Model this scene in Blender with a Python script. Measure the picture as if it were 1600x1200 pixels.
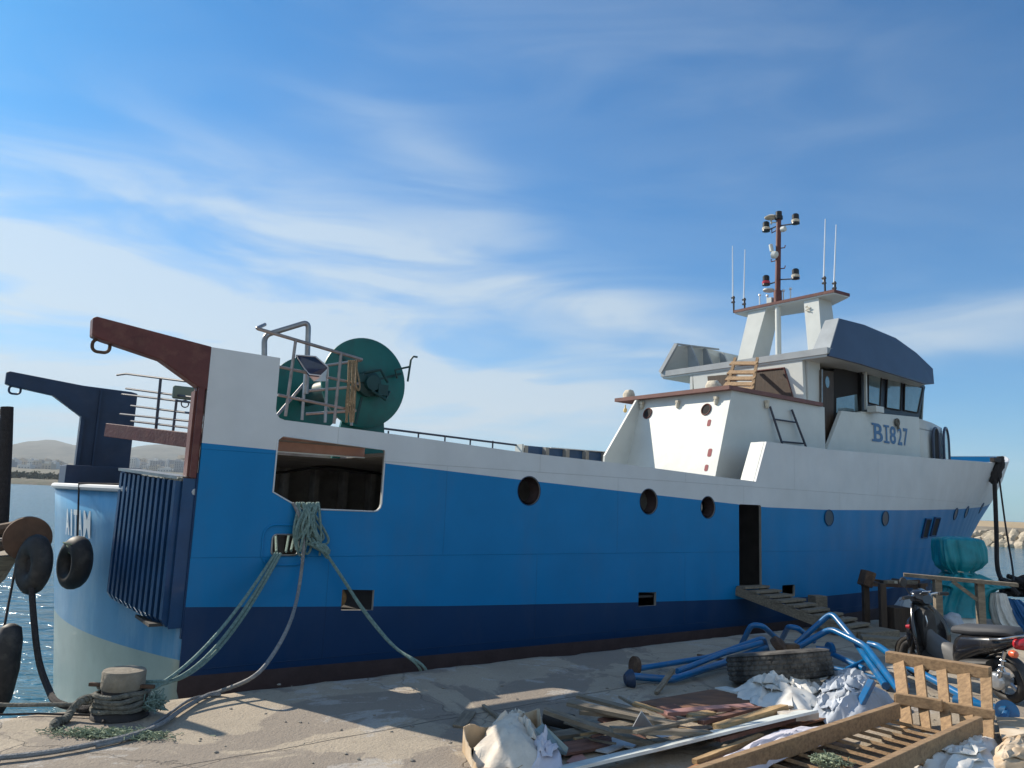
import bpy, bmesh, math, random
import numpy as np
from math import radians, sin, cos, pi, atan, tan, sqrt
from mathutils import Vector, Matrix, noise
random.seed(7)
scene = bpy.context.scene
col = scene.collection
for o in list(bpy.data.objects): bpy.data.objects.remove(o)

# ------------------------------------------------------------------ camera
FPX, EYE = 1200.0, 1.75
PITCH, ROLL = atan(182/1200.0), 0.04
cf = np.array([0, cos(PITCH), sin(PITCH)]); r0 = np.array([1.0, 0, 0]); u0 = np.cross(r0, cf)
cr = r0*cos(ROLL)+u0*sin(ROLL); cu = -r0*sin(ROLL)+u0*cos(ROLL)
CO = np.array([0, 0, EYE])
cam = bpy.data.objects.new('camera', bpy.data.cameras.new('camera')); col.objects.link(cam)
cam.matrix_world = Matrix(((cr[0], cu[0], -cf[0], 0), (cr[1], cu[1], -cf[1], 0), (cr[2], cu[2], -cf[2], EYE), (0, 0, 0, 1)))
cam.data.sensor_width = 36; cam.data.lens = FPX/1600*36; cam.data.clip_end = 30000; cam.data.clip_start = 0.05
scene.camera = cam

# ------------------------------------------------------------------ light
SUN = Vector((-0.85, 0.527, 0.68)).normalized()       # towards the sun
sl = bpy.data.lights.new('sun', 'SUN'); sl.energy = 5.0; sl.angle = radians(0.5); sl.color = (1, 0.90, 0.75)
so = bpy.data.objects.new('sun', sl); col.objects.link(so)
so.rotation_euler = (-SUN).to_track_quat('-Z', 'Y').to_euler()
w = bpy.data.worlds.new('World'); scene.world = w; w.use_nodes = True
nt = w.node_tree; N = nt.nodes; LK = nt.links; N.clear()
def nn(tree, t, **k):
    x = tree.nodes.new(t)
    for a, b in k.items():
        if a.startswith('i_'):
            x.inputs[a[2:].replace('_', ' ')].default_value = b
        else: setattr(x, a, b)
    return x
sky = nn(nt, 'ShaderNodeTexSky', sky_type='NISHITA', sun_disc=False)
sky.sun_elevation = math.asin(SUN.z); sky.sun_rotation = math.atan2(SUN.x, SUN.y)
sky.altitude = 0; sky.air_density = 1.0; sky.dust_density = 0.35; sky.ozone_density = 3.0
tc = nn(nt, 'ShaderNodeTexCoord'); sep = nn(nt, 'ShaderNodeSeparateXYZ'); LK.new(tc.outputs['Generated'], sep.inputs[0])
def m(op, a, b=None, c=None, clamp=False):
    x = nt.nodes.new('ShaderNodeMath'); x.operation = op; x.use_clamp = clamp
    for i, v in enumerate((a, b, c)):
        if v is None: continue
        if hasattr(v, 'links'): LK.new(v, x.inputs[i])
        else: x.inputs[i].default_value = v
    return x.outputs[0]
zc = m('MAXIMUM', sep.outputs[2], 0.0)
den = m('ADD', zc, 0.12)
px = m('DIVIDE', sep.outputs[0], den); py = m('DIVIDE', sep.outputs[1], den)
cmb = nn(nt, 'ShaderNodeCombineXYZ'); LK.new(px, cmb.inputs[0]); LK.new(py, cmb.inputs[1])
def cloud(rot, scl, nscale, lo, hi, detail=7, off=(0, 0, 0), dist=0.6):
    mp = nn(nt, 'ShaderNodeMapping'); LK.new(cmb.outputs[0], mp.inputs[0])
    mp.inputs['Rotation'].default_value = (0, 0, radians(rot)); mp.inputs['Scale'].default_value = scl; mp.inputs['Location'].default_value = off
    no = nn(nt, 'ShaderNodeTexNoise'); LK.new(mp.outputs[0], no.inputs['Vector'])
    no.inputs['Scale'].default_value = nscale; no.inputs['Detail'].default_value = detail; no.inputs['Roughness'].default_value = 0.56; no.inputs['Distortion'].default_value = dist
    mr = nn(nt, 'ShaderNodeMapRange'); mr.interpolation_type = 'SMOOTHSTEP'
    LK.new(no.outputs[0], mr.inputs[0]); mr.inputs[1].default_value = lo; mr.inputs[2].default_value = hi
    return mr.outputs[0]
def blob(d, width, aspect=1.0, tilt=0.0):
    # soft patch of cirrus round a world direction d
    d = Vector(d).normalized(); up = Vector((0, 0, 1)); rt = d.cross(up).normalized(); uu = rt.cross(d)
    a = rt*cos(tilt)+uu*sin(tilt); b = -rt*sin(tilt)+uu*cos(tilt)
    def dot(v):
        x = nt.nodes.new('ShaderNodeVectorMath'); x.operation = 'DOT_PRODUCT'; LK.new(tc.outputs['Generated'], x.inputs[0]); x.inputs[1].default_value = v; return x.outputs['Value']
    A = m('DIVIDE', dot(a), width); B = m('DIVIDE', dot(b), width*aspect)
    front = m('GREATER_THAN', dot(d), 0.0)
    r2 = m('ADD', m('MULTIPLY', A, A), m('MULTIPLY', B, B))
    return m('MULTIPLY', m('POWER', 2.718, m('MULTIPLY', r2, -1.0)), front)
def rd(x, y):
    d = cf + cr*((x-800)/FPX) + cu*((600-y)/FPX); return Vector(d).normalized()
wisps = cloud(-35, (0.7, 1.5, 1), 1.1, 0.40, 0.80, off=(3.1, 1.2, 0))
def dcloud(rot, scl, nscale, lo, hi, off, dist):
    mp = nn(nt, 'ShaderNodeMapping'); LK.new(tc.outputs['Generated'], mp.inputs[0])
    mp.inputs['Rotation'].default_value = (0, radians(rot), 0); mp.inputs['Scale'].default_value = scl; mp.inputs['Location'].default_value = off
    no = nn(nt, 'ShaderNodeTexNoise'); LK.new(mp.outputs[0], no.inputs['Vector'])
    no.inputs['Scale'].default_value = nscale; no.inputs['Detail'].default_value = 8; no.inputs['Roughness'].default_value = 0.52; no.inputs['Distortion'].default_value = dist
    mr = nn(nt, 'ShaderNodeMapRange'); mr.interpolation_type = 'SMOOTHSTEP'
    LK.new(no.outputs[0], mr.inputs[0]); mr.inputs[1].default_value = lo; mr.inputs[2].default_value = hi
    return mr.outputs[0]
fine = dcloud(14, (1, 1, 4.2), 3.2, 0.34, 0.74, (0.3, 5.2, 1.0), 0.9)
thin = cloud(-15, (0.4, 1.5, 1), 0.9, 0.35, 0.9, off=(7.3, 2.2, 0))
mask = None
BLOBS = [((60, 600), .46, .44, -.05, 1.0), ((330, 470), .34, .36, -.1, .7), ((620, 400), .34, .20, -.22, .8), ((930, 480), .22, .22, -.3, .75), ((560, 560), .36, .2, -.1, .75), ((690, 270), .15, .30, -.55, .5), ((20, 370), .12, .5, 0, .8), ((1540, 490), .20, .14, .12, .9), ((1510, 535), .16, .10, .0, .5), ((820, 600), .35, .15, -.2, .6), ((1000, 90), .5, .35, -.4, .22)]
for (pxx, pyy), wd, asp, tl, st in BLOBS:
    b = m('MULTIPLY', blob(rd(pxx, pyy), wd, asp, tl), st)
    mask = b if mask is None else m('ADD', mask, b)
body = m('ADD', m('MULTIPLY', wisps, 0.35), m('ADD', m('MULTIPLY', fine, 0.62), 0.10))
cov = m('ADD', m('MULTIPLY', body, mask), m('MULTIPLY', thin, 0.16))
cov = m('MINIMUM', m('MULTIPLY', cov, 0.88), 0.74)
# low pale veil towards the sun
leftf = m('ADD', m('MULTIPLY', m('SUBTRACT', m('MULTIPLY', sep.outputs[1], 0.55), sep.outputs[0]), 0.75), 0.12, None, True)
leftf = m('MINIMUM', m('MAXIMUM', leftf, 0.10), 1.0)
lowv = m('MULTIPLY', m('MULTIPLY', m('POWER', m('SUBTRACT', 1.0, zc, None, True), 7.0), 0.75), leftf)
# unseen cloud added behind the camera as neutral fill for the shaded hull
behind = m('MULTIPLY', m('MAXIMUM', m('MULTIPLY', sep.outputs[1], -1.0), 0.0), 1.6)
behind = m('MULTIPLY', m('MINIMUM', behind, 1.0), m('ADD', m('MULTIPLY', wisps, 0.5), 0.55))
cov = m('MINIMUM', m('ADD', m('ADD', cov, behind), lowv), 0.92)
sund = nt.nodes.new('ShaderNodeVectorMath'); sund.operation = 'DOT_PRODUCT'; LK.new(tc.outputs['Generated'], sund.inputs[0]); sund.inputs[1].default_value = SUN
glow = m('ADD', m('MULTIPLY', m('POWER', m('MAXIMUM', sund.outputs['Value'], 0.0), 3.0), 1.5), 6.8)
cc = nn(nt, 'ShaderNodeVectorMath', operation='SCALE'); cc.inputs[0].default_value = (0.84, 0.98, 1.08); LK.new(glow, cc.inputs['Scale'])
tint = nn(nt, 'ShaderNodeMix', data_type='RGBA', blend_type='MULTIPLY'); tint.inputs[0].default_value = 1
LK.new(sky.outputs[0], tint.inputs[6]); tint.inputs[7].default_value = (0.23, 0.88, 1.27, 1)
mixc = nn(nt, 'ShaderNodeMix', data_type='RGBA'); LK.new(cov, mixc.inputs[0]); LK.new(tint.outputs[2], mixc.inputs[6]); LK.new(cc.outputs[0], mixc.inputs[7])
bg = nn(nt, 'ShaderNodeBackground'); bg.inputs[1].default_value = 0.078; LK.new(mixc.outputs[2], bg.inputs[0])
out = nn(nt, 'ShaderNodeOutputWorld'); LK.new(bg.outputs[0], out.inputs[0])
scene.view_settings.view_transform = 'Standard'; scene.view_settings.look = 'None'
scene.view_settings.gamma = 1; scene.view_settings.exposure = 0.50
scene.render.engine = 'CYCLES'

# ------------------------------------------------------------------ geometry helpers
def P(x, y, z=0.0):
    d = cf + cr*((x-800)/FPX) + cu*((600-y)/FPX); t = (z-EYE)/d[2]; return Vector(CO+d*t)
def PD(x, y, Y):
    d = cf + cr*((x-800)/FPX) + cu*((600-y)/FPX); t = Y/d[1]; return Vector(CO+d*t)
TH = radians(36.3)
E_ = Vector((cos(TH), sin(TH), 0)); N_ = Vector((-sin(TH), cos(TH), 0)); C0 = Vector((-3.1, 7.75, 0))
BM = Matrix.Translation(C0) @ Matrix.Rotation(TH, 4, 'Z')
BI = BM.inverted()
def W(s, n, z): return C0 + E_*s + N_*n + Vector((0, 0, z))
def HN(x, y, n=0.0):       # boat coordinates where the sight line meets the fore-and-aft plane n
    d = Vector(cf + cr*((x-800)/FPX) + cu*((600-y)/FPX)); o = Vector(CO)
    t = (n-(o-C0).dot(N_))/d.dot(N_); p = o+d*t; return ((p-C0).dot(E_), n, p.z)
def HS(x, y, s=0.0):
    d = Vector(cf + cr*((x-800)/FPX) + cu*((600-y)/FPX)); o = Vector(CO)
    t = (s-(o-C0).dot(E_))/d.dot(E_); p = o+d*t; return (s, (p-C0).dot(N_), p.z)
V = Vector

class MB:
    def __init__(s): s.v = []; s.f = []; s.mi = []; s.cur = 0
    def add(s, vs, fs):
        b = len(s.v); s.v += [tuple(v) for v in vs]
        for f in fs: s.f.append([b+i for i in f]); s.mi.append(s.cur)
        return s
    def box(s, c, d, rot=None, taper=0):
        c = V(c); hx, hy, hz = d[0]/2, d[1]/2, d[2]/2
        vs = [V((x*(1-taper if z > 0 else 1), y*(1-taper if z > 0 else 1), z)) for x in (-hx, hx) for y in (-hy, hy) for z in (-hz, hz)]
        if rot: vs = [rot @ v for v in vs]
        return s.add([v+c for v in vs], [(0, 1, 3, 2), (4, 6, 7, 5), (0, 4, 5, 1), (2, 3, 7, 6), (0, 2, 6, 4), (1, 5, 7, 3)])
    def bar(s, a, b, wd, h, up=(0, 0, 1)):
        a = V(a); b = V(b); d = (b-a); L = d.length; d.normalize(); up = V(up)
        x = d.cross(up)
        if x.length < 1e-4: x = d.cross(V((0, 1, 0)))
        x.normalize(); y = x.cross(d)
        return s.box((a+b)/2, (L, wd, h), Matrix((d, -x, y)).transposed())
    def tube(s, pts, r, seg=8, caps=True):
        pts = [V(p) for p in pts]; n = len(pts); rr = r if hasattr(r, '__len__') else [r]*n
        vs = []; fs = []; prev = None
        for i, p in enumerate(pts):
            t = (pts[min(i+1, n-1)]-pts[max(i-1, 0)])
            if t.length < 1e-9: t = V((0, 0, 1))
            t.normalize()
            if prev is None:
                x = t.cross(V((0, 0, 1)))
                if x.length < 1e-3: x = t.cross(V((0, 1, 0)))
            else: x = prev - t*prev.dot(t)
            if x.length < 1e-5: x = t.orthogonal()
            x.normalize(); prev = x; y = t.cross(x)
            for k in range(seg):
                a = 2*pi*k/seg; vs.append(p+(x*cos(a)+y*sin(a))*rr[i])
        for i in range(n-1):
            for k in range(seg):
                k2 = (k+1) % seg; fs.append((i*seg+k, i*seg+k2, (i+1)*seg+k2, (i+1)*seg+k))
        if caps: fs.append(tuple(range(seg))[::-1]); fs.append(tuple((n-1)*seg+k for k in range(seg)))
        return s.add(vs, fs)
    def prism(s, poly, off):
        """poly: 3-D points of one face, off: vector to the other face"""
        n = len(poly); off = V(off); a = [V(p) for p in poly]
        return s.add(a+[p+off for p in a], [tuple(range(n))[::-1], tuple(range(n, 2*n))]+[(i, (i+1) % n, n+(i+1) % n, n+i) for i in range(n)])
    def lathe(s, prof, c=(0, 0, 0), axis=(0, 0, 1), seg=24, ref=None, caps=True):
        c = V(c); z = V(axis).normalized(); x = V(ref).normalized() if ref else z.orthogonal().normalized(); y = z.cross(x)
        vs = []; fs = []; n = len(prof)
        for r, h in prof:
            for k in range(seg):
                a = 2*pi*k/seg; vs.append(c+z*h+(x*cos(a)+y*sin(a))*r)
        for i in range(n-1):
            for k in range(seg):
                k2 = (k+1) % seg; fs.append((i*seg+k, i*seg+k2, (i+1)*seg+k2, (i+1)*seg+k))
        if caps and prof[0][0] > 1e-6: fs.append(tuple(range(seg))[::-1])
        if caps and prof[-1][0] > 1e-6: fs.append(tuple((n-1)*seg+k for k in range(seg)))
        return s.add(vs, fs)
    def torus(s, c, R, r, axis=(0, 0, 1), seg=32, ms=10, sq=1.0, ref=None, sx=1.0):
        c = V(c); z = V(axis).normalized(); x = V(ref).normalized() if ref else z.orthogonal().normalized(); y = z.cross(x)
        vs = []; fs = []
        for i in range(seg):
            a = 2*pi*i/seg; d = x*cos(a)*sx+y*sin(a)
            for k in range(ms):
                b = 2*pi*k/ms; vs.append(c+d*(R+r*cos(b))+z*(r*sq*sin(b)))
        for i in range(seg):
            for k in range(ms):
                i2 = (i+1) % seg; k2 = (k+1) % ms; fs.append((i*ms+k, i2*ms+k, i2*ms+k2, i*ms+k2))
        return s.add(vs, fs)
    def grid(s, rows):
        nr, nc = len(rows), len(rows[0])
        return s.add([p for r in rows for p in r], [(i*nc+j, i*nc+j+1, (i+1)*nc+j+1, (i+1)*nc+j) for i in range(nr-1) for j in range(nc-1)])
    def build(s, name, mats, parent=None, label=None, cat=None, group=None, kind=None, frame=None, smooth=False, bevel=0, origin=True, solid=0, bseg=2):
        if not isinstance(mats, (list, tuple)): mats = [mats]
        vs = [V(v) for v in s.v]
        if frame == 'boat' and parent is None: vs = [BM @ v for v in vs]
        elif parent is not None and frame == 'world': vs = [parent.matrix_world.inverted() @ v for v in vs]
        loc = V((0, 0, 0))
        if parent is None and origin:
            lo = V([min(v[i] for v in vs) for i in range(3)]); hi = V([max(v[i] for v in vs) for i in range(3)])
            loc = V(((lo.x+hi.x)/2, (lo.y+hi.y)/2, lo.z)); vs = [v-loc for v in vs]
        me = bpy.data.meshes.new(name); me.from_pydata([tuple(v) for v in vs], [], s.f)
        for mt in mats: me.materials.append(mt)
        me.polygons.foreach_set('material_index', s.mi)
        me.update()
        bm_ = bmesh.new(); bm_.from_mesh(me); bmesh.ops.recalc_face_normals(bm_, faces=bm_.faces); bm_.to_mesh(me); bm_.free()
        if smooth:
            me.polygons.foreach_set('use_smooth', [True]*len(me.polygons))
            try: me.set_sharp_from_angle(angle=radians(smooth if smooth is not True else 40))
            except Exception: pass
        o = bpy.data.objects.new(name, me); col.objects.link(o); o.location = loc
        if parent is not None: o.parent = parent
        if solid:
            md = o.modifiers.new('s', 'SOLIDIFY'); md.thickness = solid
        if bevel:
            md = o.modifiers.new('b', 'BEVEL'); md.width = bevel; md.segments = bseg; md.limit_method = 'ANGLE'; md.angle_limit = radians(35)
        tag(o, label, cat, group, kind); return o
def tag(o, label=None, cat=None, group=None, kind=None):
    if label: o['label'] = label
    if cat: o['category'] = cat
    if group: o['group'] = group
    if kind: o['kind'] = kind
    return o
def thing(name, label, cat, M=None, group=None, loc=None):
    o = bpy.data.objects.new(name, None); col.objects.link(o); o.empty_display_size = .2
    if M is not None: o.matrix_world = M
    if loc is not None: o.location = loc
    bpy.context.view_layer.update()
    return tag(o, label, cat, group)
def smoothpts(pts, k=6):
    pts = [V(p) for p in pts]; out = []
    for i in range(len(pts)-1):
        p0 = pts[max(i-1, 0)]; p1 = pts[i]; p2 = pts[i+1]; p3 = pts[min(i+2, len(pts)-1)]
        for j in range(k):
            t = j/k; out.append(0.5*((2*p1)+(p2-p0)*t+(2*p0-5*p1+4*p2-p3)*t*t+(3*p1-p0-3*p2+p3)*t**3))
    out.append(pts[-1]); return out
def bendpts(pts, r=0.08, k=5):
    pts = [V(p) for p in pts]; out = [pts[0]]
    for i in range(1, len(pts)-1):
        a, b, c = pts[i-1], pts[i], pts[i+1]; d1 = (a-b); d2 = (c-b); q = min(r, d1.length*.45, d2.length*.45)
        p = b+d1.normalized()*q; s_ = b+d2.normalized()*q
        for j in range(k+1):
            t = j/k; out.append(p*(1-t)**2+b*2*t*(1-t)+s_*t*t)
    out.append(pts[-1]); return out

# ------------------------------------------------------------------ materials
def mat(name, c, rough=0.5, metal=0, nz=0.0, nscale=6, bump=0, bscale=20, spec=0.5, c2=None, stretch=(1, 1, 1), coat=0, contrast=(0.35, 0.7), bdist=0.02, detail=5, trans=0, ior=1.45, dirt=None, dirtamt=0.5, dirtscale=2.0, dlim=(.5, .68), dstretch=(1, 1, 1), brk=0.0):
    M = bpy.data.materials.new(name); M.use_nodes = True; t = M.node_tree; b = t.nodes['Principled BSDF']
    b.inputs['Base Color'].default_value = (*c, 1); b.inputs['Roughness'].default_value = rough; b.inputs['Metallic'].default_value = metal
    b.inputs['Specular IOR Level'].default_value = spec; b.inputs['Coat Weight'].default_value = coat
    b.inputs['Transmission Weight'].default_value = trans; b.inputs['IOR'].default_value = ior
    tcn = t.nodes.new('ShaderNodeTexCoord'); mp = t.nodes.new('ShaderNodeMapping'); t.links.new(tcn.outputs['Object'], mp.inputs[0]); mp.inputs['Scale'].default_value = stretch
    colout = None
    if nz or c2:
        no = t.nodes.new('ShaderNodeTexNoise'); t.links.new(mp.outputs[0], no.inputs['Vector']); no.inputs['Scale'].default_value = nscale; no.inputs['Detail'].default_value = detail; no.inputs['Roughness'].default_value = .6
        mr = t.nodes.new('ShaderNodeMapRange'); t.links.new(no.outputs[0], mr.inputs[0]); mr.inputs[1].default_value = contrast[0]; mr.inputs[2].default_value = contrast[1]
        mx = t.nodes.new('ShaderNodeMix'); mx.data_type = 'RGBA'; t.links.new(mr.outputs[0], mx.inputs[0])
        cc2 = c2 or tuple(x*(1-nz) for x in c); mx.inputs[6].default_value = (*c, 1); mx.inputs[7].default_value = (*cc2, 1)
        colout = mx.outputs[2]
    if dirt:
        no = t.nodes.new('ShaderNodeTexNoise'); mp2 = t.nodes.new('ShaderNodeMapping'); t.links.new(tcn.outputs['Object'], mp2.inputs[0]); mp2.inputs['Scale'].default_value = dstretch; mp2.inputs['Location'].default_value = (3.3, 1.7, 5.1)
        t.links.new(mp2.outputs[0], no.inputs['Vector']); no.inputs['Scale'].default_value = dirtscale; no.inputs['Detail'].default_value = 8; no.inputs['Roughness'].default_value = .65
        mr = t.nodes.new('ShaderNodeMapRange'); t.links.new(no.outputs[0], mr.inputs[0]); mr.inputs[1].default_value = dlim[0]; mr.inputs[2].default_value = dlim[1]; mr.inputs[4].default_value = dirtamt
        mx = t.nodes.new('ShaderNodeMix'); mx.data_type = 'RGBA'; t.links.new(mr.outputs[0], mx.inputs[0]); mx.inputs[7].default_value = (*dirt, 1)
        if colout: t.links.new(colout, mx.inputs[6])
        else: mx.inputs[6].default_value = (*c, 1)
        colout = mx.outputs[2]
    if colout: t.links.new(colout, b.inputs['Base Color'])
    if bump:
        no = t.nodes.new('ShaderNodeTexNoise'); t.links.new(mp.outputs[0], no.inputs['Vector']); no.inputs['Scale'].default_value = bscale; no.inputs['Detail'].default_value = 6
        bp = t.nodes.new('ShaderNodeBump'); bp.inputs['Strength'].default_value = bump; bp.inputs['Distance'].default_value = bdist; t.links.new(no.outputs[0], bp.inputs['Height']); t.links.new(bp.outputs[0], b.inputs['Normal'])
    return M
def paint(name, c, rough=.35, wear=.25, dirt=(.12, .11, .1), **k):
    return mat(name, c, rough=rough, nz=.12, nscale=1.3, bump=.35, bscale=1.6, bdist=.03, dirt=dirt, dirtamt=wear, dirtscale=1.5, dlim=(.5, .8), dstretch=(1, 1, .35), **k)
def seams(mt):
    t = mt.node_tree; b = t.nodes['Principled BSDF']; tcn = t.nodes.new('ShaderNodeTexCoord'); sp_ = t.nodes.new('ShaderNodeSeparateXYZ'); cb = t.nodes.new('ShaderNodeCombineXYZ')
    t.links.new(tcn.outputs['Object'], sp_.inputs[0]); t.links.new(sp_.outputs[0], cb.inputs[0]); t.links.new(sp_.outputs[2], cb.inputs[1])
    br = t.nodes.new('ShaderNodeTexBrick'); t.links.new(cb.outputs[0], br.inputs['Vector']); br.inputs['Scale'].default_value = 1; br.inputs['Brick Width'].default_value = 2.9; br.inputs['Row Height'].default_value = 1.07; br.inputs['Mortar Size'].default_value = .006; br.inputs['Mortar Smooth'].default_value = .8
    br.inputs['Color1'].default_value = (0, 0, 0, 1); br.inputs['Color2'].default_value = (.0, .0, .0, 1); br.inputs['Mortar'].default_value = (1, 1, 1, 1)
    wv = t.nodes.new('ShaderNodeTexWave'); wv.bands_direction = 'X'; wv.inputs['Scale'].default_value = .52; wv.inputs['Distortion'].default_value = 1.2; wv.inputs['Detail'].default_value = 1; t.links.new(cb.outputs[0], wv.inputs['Vector'])
    bp0 = [n for n in t.nodes if n.type == 'BUMP'][0]
    b1 = t.nodes.new('ShaderNodeBump'); b1.inputs['Strength'].default_value = .5; b1.inputs['Distance'].default_value = .006; t.links.new(br.outputs['Color'], b1.inputs['Height']); t.links.new(bp0.outputs[0], b1.inputs['Normal'])
    b2 = t.nodes.new('ShaderNodeBump'); b2.inputs['Strength'].default_value = .35; b2.inputs['Distance'].default_value = .02; t.links.new(wv.outputs['Color'], b2.inputs['Height']); t.links.new(b1.outputs[0], b2.inputs['Normal']); t.links.new(b2.outputs[0], b.inputs['Normal'])
    src = b.inputs['Base Color'].links[0].from_socket
    mx = t.nodes.new('ShaderNodeMix'); mx.data_type = 'RGBA'; mx.blend_type = 'MULTIPLY'; sc_ = t.nodes.new('ShaderNodeMath'); sc_.operation = 'MULTIPLY'; t.links.new(br.outputs['Color'], sc_.inputs[0]); sc_.inputs[1].default_value = .30
    t.links.new(sc_.outputs[0], mx.inputs[0]); t.links.new(src, mx.inputs[6]); mx.inputs[7].default_value = (.35, .3, .28, 1); t.links.new(mx.outputs[2], b.inputs['Base Color'])
M = {}
M['blue'] = paint('hull_blue_paint', (0.0, 0.185, 0.44), .42, .18, spec=.3)
M['navy'] = paint('hull_navy_paint', (0.003, 0.034, 0.11), .45, .15, spec=.35)
M['white'] = paint('hull_white_paint', (0.62, 0.635, 0.64), .5, .12, dirt=(.42, .41, .38))
for k_ in ('blue', 'navy', 'white'): seams(M[k_])
M['superwhite'] = paint('deckhouse_white_paint', (0.60, 0.62, 0.59), .45, .22, dirt=(.5, .47, .4))
M['primer'] = mat('red_brown_primer', (.13, .035, .03), .55, nz=.35, nscale=5, bump=.2, bscale=30, dirt=(.2, .09, .06), dirtamt=.5, dirtscale=5)
M['antifoul'] = mat('waterline_brown', (.07, .045, .045), .8, nz=.3, nscale=4, bump=.3)
M['greygreen'] = mat('transom_greygreen', (.36, .43, .38), .3, nz=.2, nscale=2, coat=.15, dirt=(.25, .3, .25), dirtamt=.3, dirtscale=4)
M['transomblue'] = mat('transom_blue_gloss', (.07, .26, .48), .3, nz=.15, nscale=2, coat=.1, dirt=(.35, .5, .6), dirtamt=.45, dirtscale=1.6, dstretch=(1, 1, .25))
M['frame'] = mat('frame_grey', (.45, .43, .40), .7, nz=.3, nscale=5, dirt=(.08, .07, .06), dirtamt=.5)
M['inner'] = mat('inner_grey', (.33, .32, .30), .7, nz=.3, nscale=3, dirt=(.1, .09, .08), dirtamt=.5)
M['deck'] = mat('deck_grey', (.07, .065, .062), .8, nz=.3, nscale=4)
M['apron'] = mat('apron_blue', (.012, .06, .16), .35, nz=.3, nscale=3, coat=.2, metal=.2)
M['gallow_blue'] = mat('gallows_blue', (.012, .035, .085), .5, nz=.3, nscale=3, dirt=(.05, .06, .1), dirtamt=.4)
M['steel'] = mat('dull_steel', (.34, .33, .33), .35, metal=.8, nz=.3, nscale=8)
M['brownpipe'] = mat('rail_brown', (.34, .29, .27), .4, metal=.6, nz=.4, nscale=9)
M['railgrey'] = mat('rail_grey', (.05, .055, .08), .5, nz=.2)
M['green'] = mat('drum_green', (.004, .12, .105), .38, nz=.25, nscale=3, dirt=(.02, .05, .05), dirtamt=.5, dirtscale=3)
M['darkgreen'] = mat('drum_green_dark', (.006, .05, .05), .5, nz=.3)
M['visor'] = mat('visor_navy', (.045, .065, .115), .38, nz=.2, nscale=2)
M['greyrim'] = mat('fascia_grey', (.33, .36, .38), .55, nz=.2, nscale=3)
M['black'] = mat('black_plastic', (.012, .012, .013), .35, nz=.3)
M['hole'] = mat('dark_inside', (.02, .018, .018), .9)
M['glass'] = mat('window_glass', (.16, .23, .25), .06, spec=.9, nz=.25, nscale=3, coat=.5)
M['clear'] = mat('clear_glass', (.7, .82, .86), .03, trans=.85)
M['darkwood'] = mat('door_wood', (.07, .045, .03), .6, nz=.4, nscale=8, stretch=(4, 4, .5), bump=.3)
M['numblue'] = mat('number_blue', (.07, .17, .33), .5)
M['letterwhite'] = mat('letter_white', (.75, .78, .78), .4)
M['whip'] = mat('antenna_white', (.8, .82, .82), .4)
M['rope'] = mat('rope_green', (.23, .33, .30), .85, nz=.4, nscale=30, bump=.8, bscale=90, c2=(.11, .18, .165))
M['ropegrey'] = mat('rope_grey', (.27, .27, .27), .8, nz=.4, nscale=30, bump=.6, bscale=80)
M['ropedark'] = mat('rope_dark', (.035, .03, .03), .9, nz=.4, nscale=30, bump=.7, bscale=80)
M['ropetan'] = mat('rope_tan', (.30, .22, .13), .9, nz=.4, nscale=30, bump=.7, bscale=80)
M['ropeold'] = mat('rope_old', (.20, .19, .16), .95, nz=.5, nscale=25, bump=1, bscale=60, c2=(.08, .08, .07))
M['rubber'] = mat('tyre_rubber', (.022, .021, .022), .6, nz=.3, nscale=10, dirt=(.09, .08, .07), dirtamt=.5, dirtscale=6)
M['dustyrubber'] = mat('dusty_tyre', (.035, .033, .031), .85, nz=.3, nscale=10, dirt=(.16, .145, .125), dirtamt=.75, dirtscale=5, dlim=(.42, .62))
M['iron'] = mat('rusty_iron', (.10, .06, .04), .85, nz=.5, nscale=12, bump=.5, bscale=40, dirt=(.2, .13, .08), dirtamt=.6, dirtscale=6)
M['darkiron'] = mat('dark_iron', (.03, .025, .024), .7, nz=.4, nscale=12)
M['concretecap'] = mat('bollard_top', (.27, .235, .185), .9, nz=.4, nscale=9, bump=.5, bscale=40)
M['pipeblue'] = mat('pipe_blue', (.001, .125, .33), .3, nz=.3, nscale=5, coat=.4, dirt=(.1, .12, .15), dirtamt=.5, dirtscale=5)
def wood(name, c, c2, s=1.0):
    return mat(name, c, .8, c2=c2, nscale=5*s, stretch=(1, 9, 9), bump=.4, bscale=20, dirt=tuple(x*.45 for x in c), dirtamt=.6, dirtscale=4, dstretch=(1, 3, 3))
M['wood'] = wood('pallet_wood', (.40, .26, .14), (.22, .14, .08))
M['oldwood'] = wood('grey_plank', (.27, .225, .165), (.14, .115, .085))
M['yellowwood'] = wood('fresh_plank', (.50, .34, .17), (.30, .19, .09))
M['redwood'] = wood('red_plank', (.22, .11, .08), (.10, .05, .04))
M['ply'] = mat('plywood_brown', (.24, .115, .06), .75, nz=.45, nscale=3, stretch=(1, 3, 1), dirt=(.10, .07, .06), dirtamt=.6, dirtscale=1.7)
M['orangeply'] = mat('plywood_orange', (.36, .17, .08), .7, nz=.3, nscale=4, stretch=(1, 4, 1))
M['board'] = mat('white_board', (.62, .66, .64), .5, nz=.15, nscale=4, dirt=(.3, .28, .25), dirtamt=.5, dirtscale=3)
M['tile'] = mat('pale_board', (.50, .56, .62), .5, nz=.2, nscale=4, dirt=(.3, .28, .25), dirtamt=.4)
M['plastic'] = mat('white_sheet', (.74, .72, .67), .35, nz=.15, nscale=6, dirt=(.36, .32, .27), dirtamt=.5, dirtscale=4)
M['cloth'] = mat('pale_blue_cloth', (.46, .50, .56), .8, nz=.2, nscale=6, dirt=(.26, .25, .23), dirtamt=.5, dirtscale=5)
M['foam'] = mat('foam_sheet', (.62, .60, .66), .6, nz=.1, nscale=6, dirt=(.35, .33, .3), dirtamt=.35, dirtscale=4)
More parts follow.
